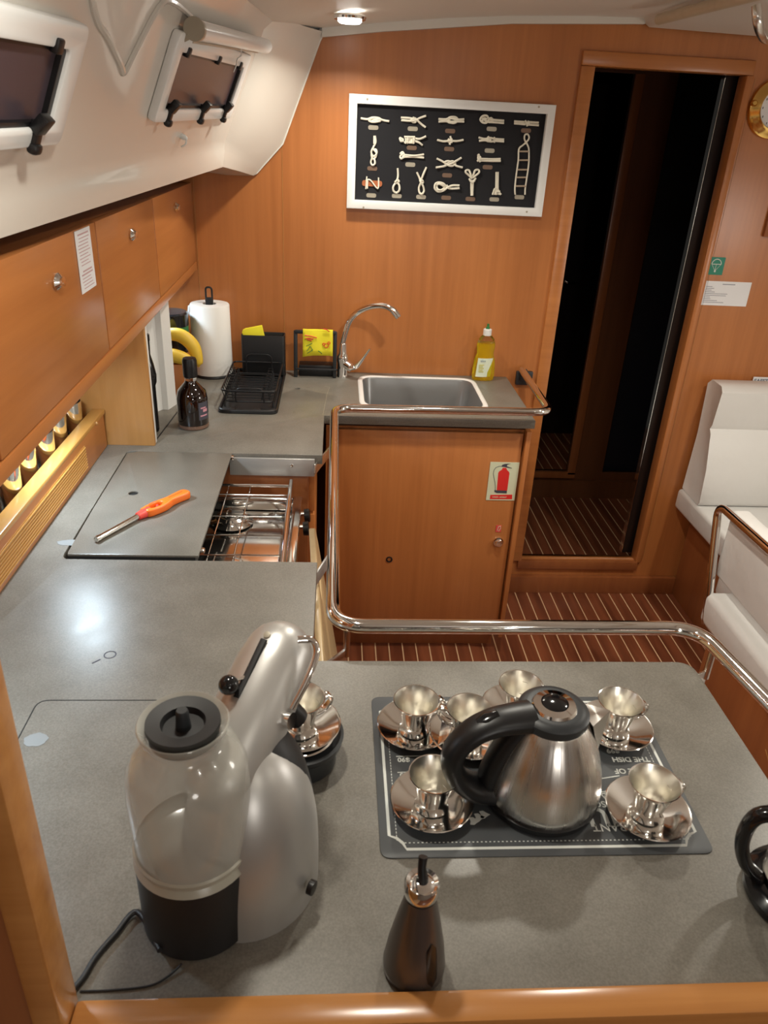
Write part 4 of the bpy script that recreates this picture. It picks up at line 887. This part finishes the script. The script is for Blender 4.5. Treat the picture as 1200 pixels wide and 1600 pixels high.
def make_saucer():
    o = MB().lathe([(0, .0025), (.020, .0025), (.022, .0035), (.030, .0050), (.050, .0150), (.0525, .0158), (.0535, .0150), (.0525, .0140), (.032, .0030), (.022, .0), (0, .0)], n=48).build('saucer', 'steel')
    return tag(o, 'x', 'saucer', 'polished steel saucers')
cups = [((.134, .682, ZT+.002), 'steel espresso cup on its saucer, near left corner of the placemat', 30),
        ((.124, .818, ZT+.002), 'steel espresso cup on its saucer, far left corner of the placemat', 20),
        ((.410, .665, ZT+.002), 'steel espresso cup on its saucer, near right corner of the placemat', 12),
        ((.418, .815, ZT+.002), 'steel espresso cup on its saucer, far right corner of the placemat', 10),
        ((.281, .852, ZT+.002), 'steel espresso cup hidden behind the kettle lid, only its rim showing', 60),
        ((.197, .800, ZT+.002), 'steel espresso cup behind the kettle handle', 160),
        ((-.036, .765, ZT+.052), 'steel espresso cup on a saucer on the coffee machine drip tray', 25)]
cup0 = sau0 = None
for (x, y, z), lab, rot in cups:
    if cup0 is None: cup0 = make_cup(); c_ = cup0; sau0 = make_saucer(); s_ = sau0
    else: c_ = copy_tree(cup0); s_ = sau0.copy(); COL.objects.link(s_)
    c_.location = (x, y, z+.0027); c_.rotation_euler = (0, 0, math.radians(rot)); c_['label'] = lab
    s_.location = (x, y, z); s_['label'] = lab.replace('steel espresso cup on its saucer,', 'round steel saucer under the cup,').replace('steel espresso cup hidden behind the kettle lid, only its rim showing', 'steel saucer hidden behind the kettle body').replace('steel espresso cup behind the kettle handle', 'steel saucer seen through the kettle handle').replace('steel espresso cup on a saucer on the coffee machine drip tray', 'steel saucer on the black drip tray of the coffee machine')

# kettle
kx, ky = .279, .706
K = thing('kettle', (kx, ky, ZT+.002), 'brushed steel electric kettle with black handle and lid on the placemat', 'kettle')
MB().lathe([(0, 0), (.070, 0), (.076, .004), (.077, .012), (.074, .014), (0, .014)], (kx, ky, ZT+.0015), 48).build('base', 'black', K)
prf = [(0, .014), (.074, .014), (.0768, .022), (.0768, .030), (.0735, .052), (.067, .077), (.0585, .099), (.049, .117), (.043, .127), (.040, .130), (0, .130)]
MB().lathe(prf, (kx, ky, ZT+.0015), 64).build('body', 'kettle', K, smooth=60)
lc = Vector((kx, ky, ZT+.0015))
MB().lathe([(0, .127), (.042, .127), (.0445, .132), (.0440, .140), (.040, .144), (.033, .146), (0, .146)], lc, 48).build('lid', 'grey_pl', K)
MB().lathe([(.015, .146), (.017, .151), (.026, .149), (.029, .145)], lc, 40).build('lid_ring', 'chrome', K)
MB().lathe([(.016, .146), (.0155, .1505), (.010, .153), (0, .1535)], lc, 32).build('lid_button', 'black_g', K)
ha = Vector((-math.cos(.20), -math.sin(.20), 0))
hp = [lc+ha*.030+Vector((0, 0, .134)), lc+ha*.055+Vector((0, 0, .135)), lc+ha*.080+Vector((0, 0, .133)), lc+ha*.105+Vector((0, 0, .123)), lc+ha*.124+Vector((0, 0, .102)), lc+ha*.128+Vector((0, 0, .078)), lc+ha*.118+Vector((0, 0, .052)), lc+ha*.096+Vector((0, 0, .030)), lc+ha*.072+Vector((0, 0, .022))]
hs = smoothline(hp, 5); nn = len(hs)
MB().tube(hs, [.0195+.006*abs(1-2*k/(nn-1))**1.5 for k in range(nn)], 16, flat=.66).build('handle', 'black', K, smooth=60)
# inner web of handle against body
hi = [lc+ha*.046+Vector((0, 0, .120)), lc+ha*.070+Vector((0, 0, .105)), lc+ha*.075+Vector((0, 0, .07)), lc+ha*.078+Vector((0, 0, .03))]
MB().tube(smoothline([lc+ha*.040+Vector((0, 0, .122)), lc+ha*.060+Vector((0, 0, .092)), lc+ha*.074+Vector((0, 0, .055)), lc+ha*.078+Vector((0, 0, .022))], 5), .017, 14, flat=.75).build('handle_backing', 'black', K, smooth=60)
tb = hs[12]; MB().tube([hs[9]+Vector((0, 0, .0135)), hs[12]+Vector((0, 0, .013)), hs[14]+Vector((-.001, 0, .012))], [.006, .009, .006], 10, flat=.4).build('switch', 'black_g', K)
so = -ha; sd = Vector((-so.y, so.x, 0))
spv = MB(); base_ = [lc+so*.060+sd*.022+Vector((0, 0, .080)), lc+so*.044+sd*.024+Vector((0, 0, .126)), lc+so*.044-sd*.024+Vector((0, 0, .126)), lc+so*.060-sd*.022+Vector((0, 0, .080))]
tip = [lc+so*.082+Vector((0, 0, .124)), lc+so*.068+Vector((0, 0, .095))]
v = [spv.bm.verts.new(q) for q in base_+tip]
for f_ in ((0, 1, 4), (0, 4, 5), (3, 4, 2), (3, 5, 4), (0, 5, 3), (1, 2, 4)): spv.bm.faces.new([v[i] for i in f_])
spv.build('spout', 'brushed', K, smooth=0)

# oil dispenser
ox, oy = .093, .478
od = thing('oil_dispenser', (ox, oy, ZT), 'conical stainless oil dispenser with black pour spout near the front fiddle', 'dispenser')
MB().lathe([(0, 0), (.028, 0), (.0315, .004), (.032, .011), (.0285, .040), (.0215, .079), (.0165, .104), (.0155, .112), (0, .112)], (ox, oy, ZT), 48).build('body', mat('dark_brushed', (.15, .13, .12), .33, .75), od, smooth=60)
MB().lathe([(0, .112), (.0150, .112), (.0150, .116), (0, .116)], (ox, oy, ZT), 24).build('gasket', 'black_m', od)
MB().lathe([(0, .115), (.0160, .115), (.0172, .118), (.0172, .129), (.0155, .132), (.0120, .130), (.007, .133), (0, .133)], (ox, oy, ZT), 32).build('cap', 'chrome', od)
MB().tube([(ox, oy, ZT+.129), (ox, oy+.001, ZT+.138), (ox-.001, oy+.004, ZT+.147), (ox, oy+.008, ZT+.156)], [.007, .0050, .0040, .0045], 12).build('pour_spout', 'black', od)
# sight window on the near right side of the body
wn = MB(); rows_ = []
for z in [.012+.007*k for k in range(9)]:
    rr_ = .0322-(z-.012)*.148+.0006; t_ = (z-.012)/.056; hw_ = .0065*math.sqrt(max(0, 1-(2*t_-1)**4))
    rows_.append([(ox+rr_*math.sin(a_), oy-rr_*math.cos(a_), ZT+z) for a_ in [.50+k/4*hw_/rr_ for k in range(-4, 5)]])
wn.grid(rows_).build('sight_window', 'black_g', od)

# coffee machine
F = Vector((.447, .894, 0)); RR = Vector((.894, -.447, 0)); T0 = Vector((-.135, .547, ZT))
def cm(f, r, z): return T0 + F*f + RR*r + Vector((0, 0, z))
cmach = thing('coffee_machine', T0+F*.08, 'silver capsule coffee machine with clear round rear water tank', 'coffee machine')
MB().lathe([(0, 0), (.056, 0), (.060, .004), (.0605, .09), (.060, .098), (0, .098)], T0, 48).build('tank_base', 'black_m', cmach)
tnk = MB().lathe([(0, .105), (.048, .105), (.0570, .110), (.0585, .116), (.0595, .150), (.0600, .190), (.0580, .213), (.050, .232), (.0390, .242), (.0345, .248), (.0350, .254), (.0415, .262), (.0430, .268), (.0415, .2700),
      (.0350, .262)], T0, 56).build('water_tank', 'tank', cmach, smooth=60)
MB().lathe([(.050, .098), (.0600, .098), (.0615, .100), (.0600, .103), (.0575, .107), (.0600, .112), (.0605, .116), (.0585, .118)], T0, 48).build('tank_collar', mat('cream_plastic', (.42, .40, .33), .3), cmach)
lidt = MB().lathe([(0, .262), (.013, .262), (.019, .262), (.021, .2685), (.0345, .2705), (.0350, .266), (.0325, .258), (.0325, .252), (0, .252)], T0, 40).build('tank_lid', 'black_m', cmach)
MB().lathe([(0, .262), (.0075, .262), (.0065, .272), (.0060, .280), (.005, .283), (0, .283)], T0, 20).build('lid_knob', 'grey_pl', cmach)
# body shell: bullet column
bd = MB(); sec = []
nz = 26
for k in range(nz):
    t = k/(nz-1); z = .205*math.sin(t*PI/2)**.9 if k else 0
    s_ = (max(0, 1-(z/.206)**3.2))**.55
    ring_ = []
    for j in range(40):
        a_ = 2*PI*j/40; ring_.append(cm(.058 + .080*s_*math.cos(a_) + .004*(z/.2), .029+.074*s_*math.sin(a_), z))
    sec.append(ring_+[ring_[0]])
bd.grid(sec); bmesh.ops.remove_doubles(bd.bm, verts=bd.bm.verts, dist=1e-5)
bd.build('body_shell', 'satin', cmach, smooth=60)
bk2 = MB(); sec = []
for k in range(nz):
    t = k/(nz-1); z = .214*math.sin(t*PI/2)**.9 if k else 0
    s_ = (max(0, 1-(z/.2145)**3.2))**.55
    ring_ = [cm(.078 + .066*s_*math.cos(2*PI*j/40), .026+.067*s_*math.sin(2*PI*j/40), z) for j in range(40)]
    sec.append(ring_+[ring_[0]])
bk2.grid(sec); bmesh.ops.remove_doubles(bk2.bm, verts=bk2.bm.verts, dist=1e-5)
bk2.build('inner_chassis', 'black_m', cmach, smooth=60)
# spine between shell and head, black
MB().tube([cm(.05, .0, .02), cm(.06, .0, .12), cm(.085, .0, .19)], [.045, .045, .036], 20).build('spine', 'black_m', cmach)
# head capsule
h0, h1 = cm(.035, .014, .170), cm(.158, .010, .244)
ax = (h1-h0).normalized(); Lh = (h1-h0).length
MB().lathe([(0, -.035), (.018, -.033), (.034, -.02), (.0415, 0), (.0430, Lh*.5), (.0415, Lh*.85), (.0375, Lh+.006), (.031, Lh+.020), (.020, Lh+.030), (.010, Lh+.034), (0, Lh+.035)], h0, 48, ax).build('brew_head', 'satin', cmach, smooth=60)
up_ = (Vector((0, 0, 1)) - ax*ax.z).normalized(); rt_ = ax.cross(up_)
def hp_(t, a, r=.0405): return h0 + ax*(Lh*t) + (up_*math.cos(a) + rt_*math.sin(a))*r
a_s = -.10
MB().tube([hp_(.50+.059*k, a_s, .0420) for k in range(9)], .0042, 8, flat=.6).build('lever_slot', 'black_m', cmach)
MB().tube([hp_(.66, -.14, .042), hp_(.60, -.20, .052)], .0022, 8).build('lever_arm', 'chrome', cmach)
bl = MB(); bl.lathe([(.0105*math.sin(k*PI/10), -.0105*math.cos(k*PI/10)) for k in range(11)], hp_(.55, -.24, .055), 20).build('lever_knob', 'black_g', cmach)
MB().lathe([(0, .0), (.004, 0), (.0038, .0015), (0, .002)], hp_(1.02, -.12, .0385), 12, up_).build('rivet', 'plate_l', cmach)
# chrome latch loop at the right side of the head
side = [hp_(.60, 1.35, .045), hp_(.80, 1.25, .052), hp_(1.02, 1.15, .055), hp_(1.10, .98, .050), hp_(1.06, .70, .044)]
MB().tube(smoothline(side, 5), .0042, 10).build('latch_loop', 'chrome', cmach)
MB().tube([hp_(.52, 1.40, .036), hp_(.52, 1.40, .050)], .009, 16).build('hinge_cap', 'chrome', cmach)
MB().tube([hp_(.66, 2.2, .020), hp_(.64, 2.5, .058)], [.016, .012], 16).build('coffee_spout', 'black', cmach)
# drip tray pedestal
dt = Vector((-.036, .765, ZT))
MB().lathe([(0, 0), (.044, 0), (.048, .004), (.050, .032), (.056, .038), (.058, .048), (.054, .050), (.048, .046), (0, .046)], dt, 48).build('drip_tray', 'grey_pl', cmach)
MB().lathe([(.036, .0465), (.044, .047), (.046, .0505), (.044, .052), (.036, .0495), (0, .0485), (0, .0465)], dt, 40).build('drip_grid', 'chrome', cmach)
MB().tube([cm(.10, 0, .02), cm(.19, 0, .02)], .030, 16, flat=.6).build('foot', 'black_m', cmach)
p_ = at(483, 1385, 'z', ZT+.04)
MB().lathe([(0, 0), (.008, 0), (.008, .006), (0, .007)], p_, 14, RR).build('side_button', 'black', cmach)
# power cord
cdp = [cm(-.062, -.005, .012), at(215, 1425, 'z', ZT+.006), at(180, 1460, 'z', ZT+.004), at(150, 1495, 'z', ZT+.004), at(128, 1530, 'z', ZT+.004), at(100, 1560, 'z', ZT+.004)]
tag(MB().tube(smoothline(cdp, 6), .0032, 10).build('power_cord', 'black_m'), 'black power cord from the coffee machine to the left post', 'cord')
cdp = [cm(-.060, .02, .004), at(265, 1524, 'z', ZT+.002), at(235, 1540, 'z', ZT+.0015), at(180, 1547, 'z', ZT+.0015), at(125, 1549, 'z', ZT+.0015)]
tag(MB().tube(smoothline(cdp, 6), .0011, 8).build('thin_cable', 'black_m'), 'thin dark cable curling along the front fiddle at left', 'cable')

# gas lighter
g0, g1 = at(150, 843, 'z', ZT+.008), at(217, 806, 'z', ZT+.010); g2 = at(293, 771, 'z', ZT+.010)
lt = thing('gas_lighter', g1, 'orange stick gas lighter with steel barrel lying on the stove cover', 'lighter')
MB().tube([g0, g0+(g1-g0)*.03, g1], [.0055, .0058, .0058], 12).tube([g0+(g1-g0)*.0, g0+(g1-g0)*.07], .0068, 12).build('barrel', 'steel', lt)
dd_ = (g2-g1).normalized(); nn_ = Vector((-dd_.y, dd_.x, 0)); Lg = (g2-g1).length
def gp(t, s, z=0): return g1 + dd_*(Lg*t) + nn_*s + Vector((0, 0, z))
MB().tube([gp(-.02, 0), gp(.10, 0), gp(.2, 0)], [.0085, .0105, .0115], 12).build('nose', 'redpl', lt)
outl = [gp(.10, .011), gp(.25, .014), gp(.45, .014), (gp(.62, .011)), gp(.80, .013), gp(.95, .013), gp(1.0, .006), gp(1.0, -.008), gp(.94, -.014), gp(.78, -.012), gp(.62, -.012), gp(.48, -.018), gp(.30, -.018), gp(.12, -.012)]
holes = [gp(.22, .004), gp(.30, .008), gp(.42, .007), gp(.46, .0), gp(.42, -.008), gp(.30, -.009), gp(.22, -.005)]
hb_ = slab([[(q.x, q.y) for q in smoothline(outl+[outl[0]], 4)[:-1]], [(q.x, q.y) for q in smoothline(holes+[holes[0]], 3)[:-1]]], ZT+.002, ZT+.020, .004)
hb_.build('grip', 'orange', lt, smooth=60)
MB().tube([gp(.40, .006), gp(.36, -.002), gp(.38, -.009)], .004, 8).build('trigger', 'redpl', lt)
MB().tube([gp(.62, .002, .0098), gp(.90, .002, .0098)], .0022, 6, flat=.5).build('safety_slider', mat('dark_orange', (.75, .12, .015), .4), lt)

# carafe at right edge
gx, gy = .552, .545
ca = thing('coffee_press', (gx, gy, ZT), 'glass coffee press with black base and handle at the right photo edge', 'coffee press')
MB().lathe([(0, 0), (.062, 0), (.066, .004), (.066, .012), (.058, .018), (.052, .022), (0, .022)], (gx, gy, ZT), 48).build('base', 'black_g', ca)
MB().lathe([(.049, .022), (.050, .024), (.050, .125), (.0485, .125), (.0475, .024)], (gx, gy, ZT), 48).build('glass', 'clear', ca)
MB().lathe([(0, .118), (.047, .118), (.052, .124), (.052, .132), (.040, .140), (.010, .144), (0, .144)], (gx, gy, ZT), 40).build('lid', 'black_g', ca)
MB().tube([(gx, gy, ZT+.142), (gx, gy, ZT+.162)], .003, 8).lathe([(.010*math.sin(k*PI/8), .168-.010*math.cos(k*PI/8)) for k in range(9)], (gx, gy, ZT), 16).build('plunger_knob', 'black', ca)
hd_ = smoothline([(gx-.045, gy+.012, ZT+.126), (gx-.074, gy+.022, ZT+.112), (gx-.080, gy+.024, ZT+.075), (gx-.070, gy+.020, ZT+.040), (gx-.050, gy+.014, ZT+.020)], 5)
MB().tube(hd_, .010, 14, flat=.8).build('handle', 'black_g', ca)
MB().lathe([(0, .026), (.046, .026), (.046, .030), (0, .030)], (gx, gy, ZT), 32).build('plunger_disc', 'steel', ca)

for o in bpy.data.objects:
    if '_w' in o.keys(): del o['_w']
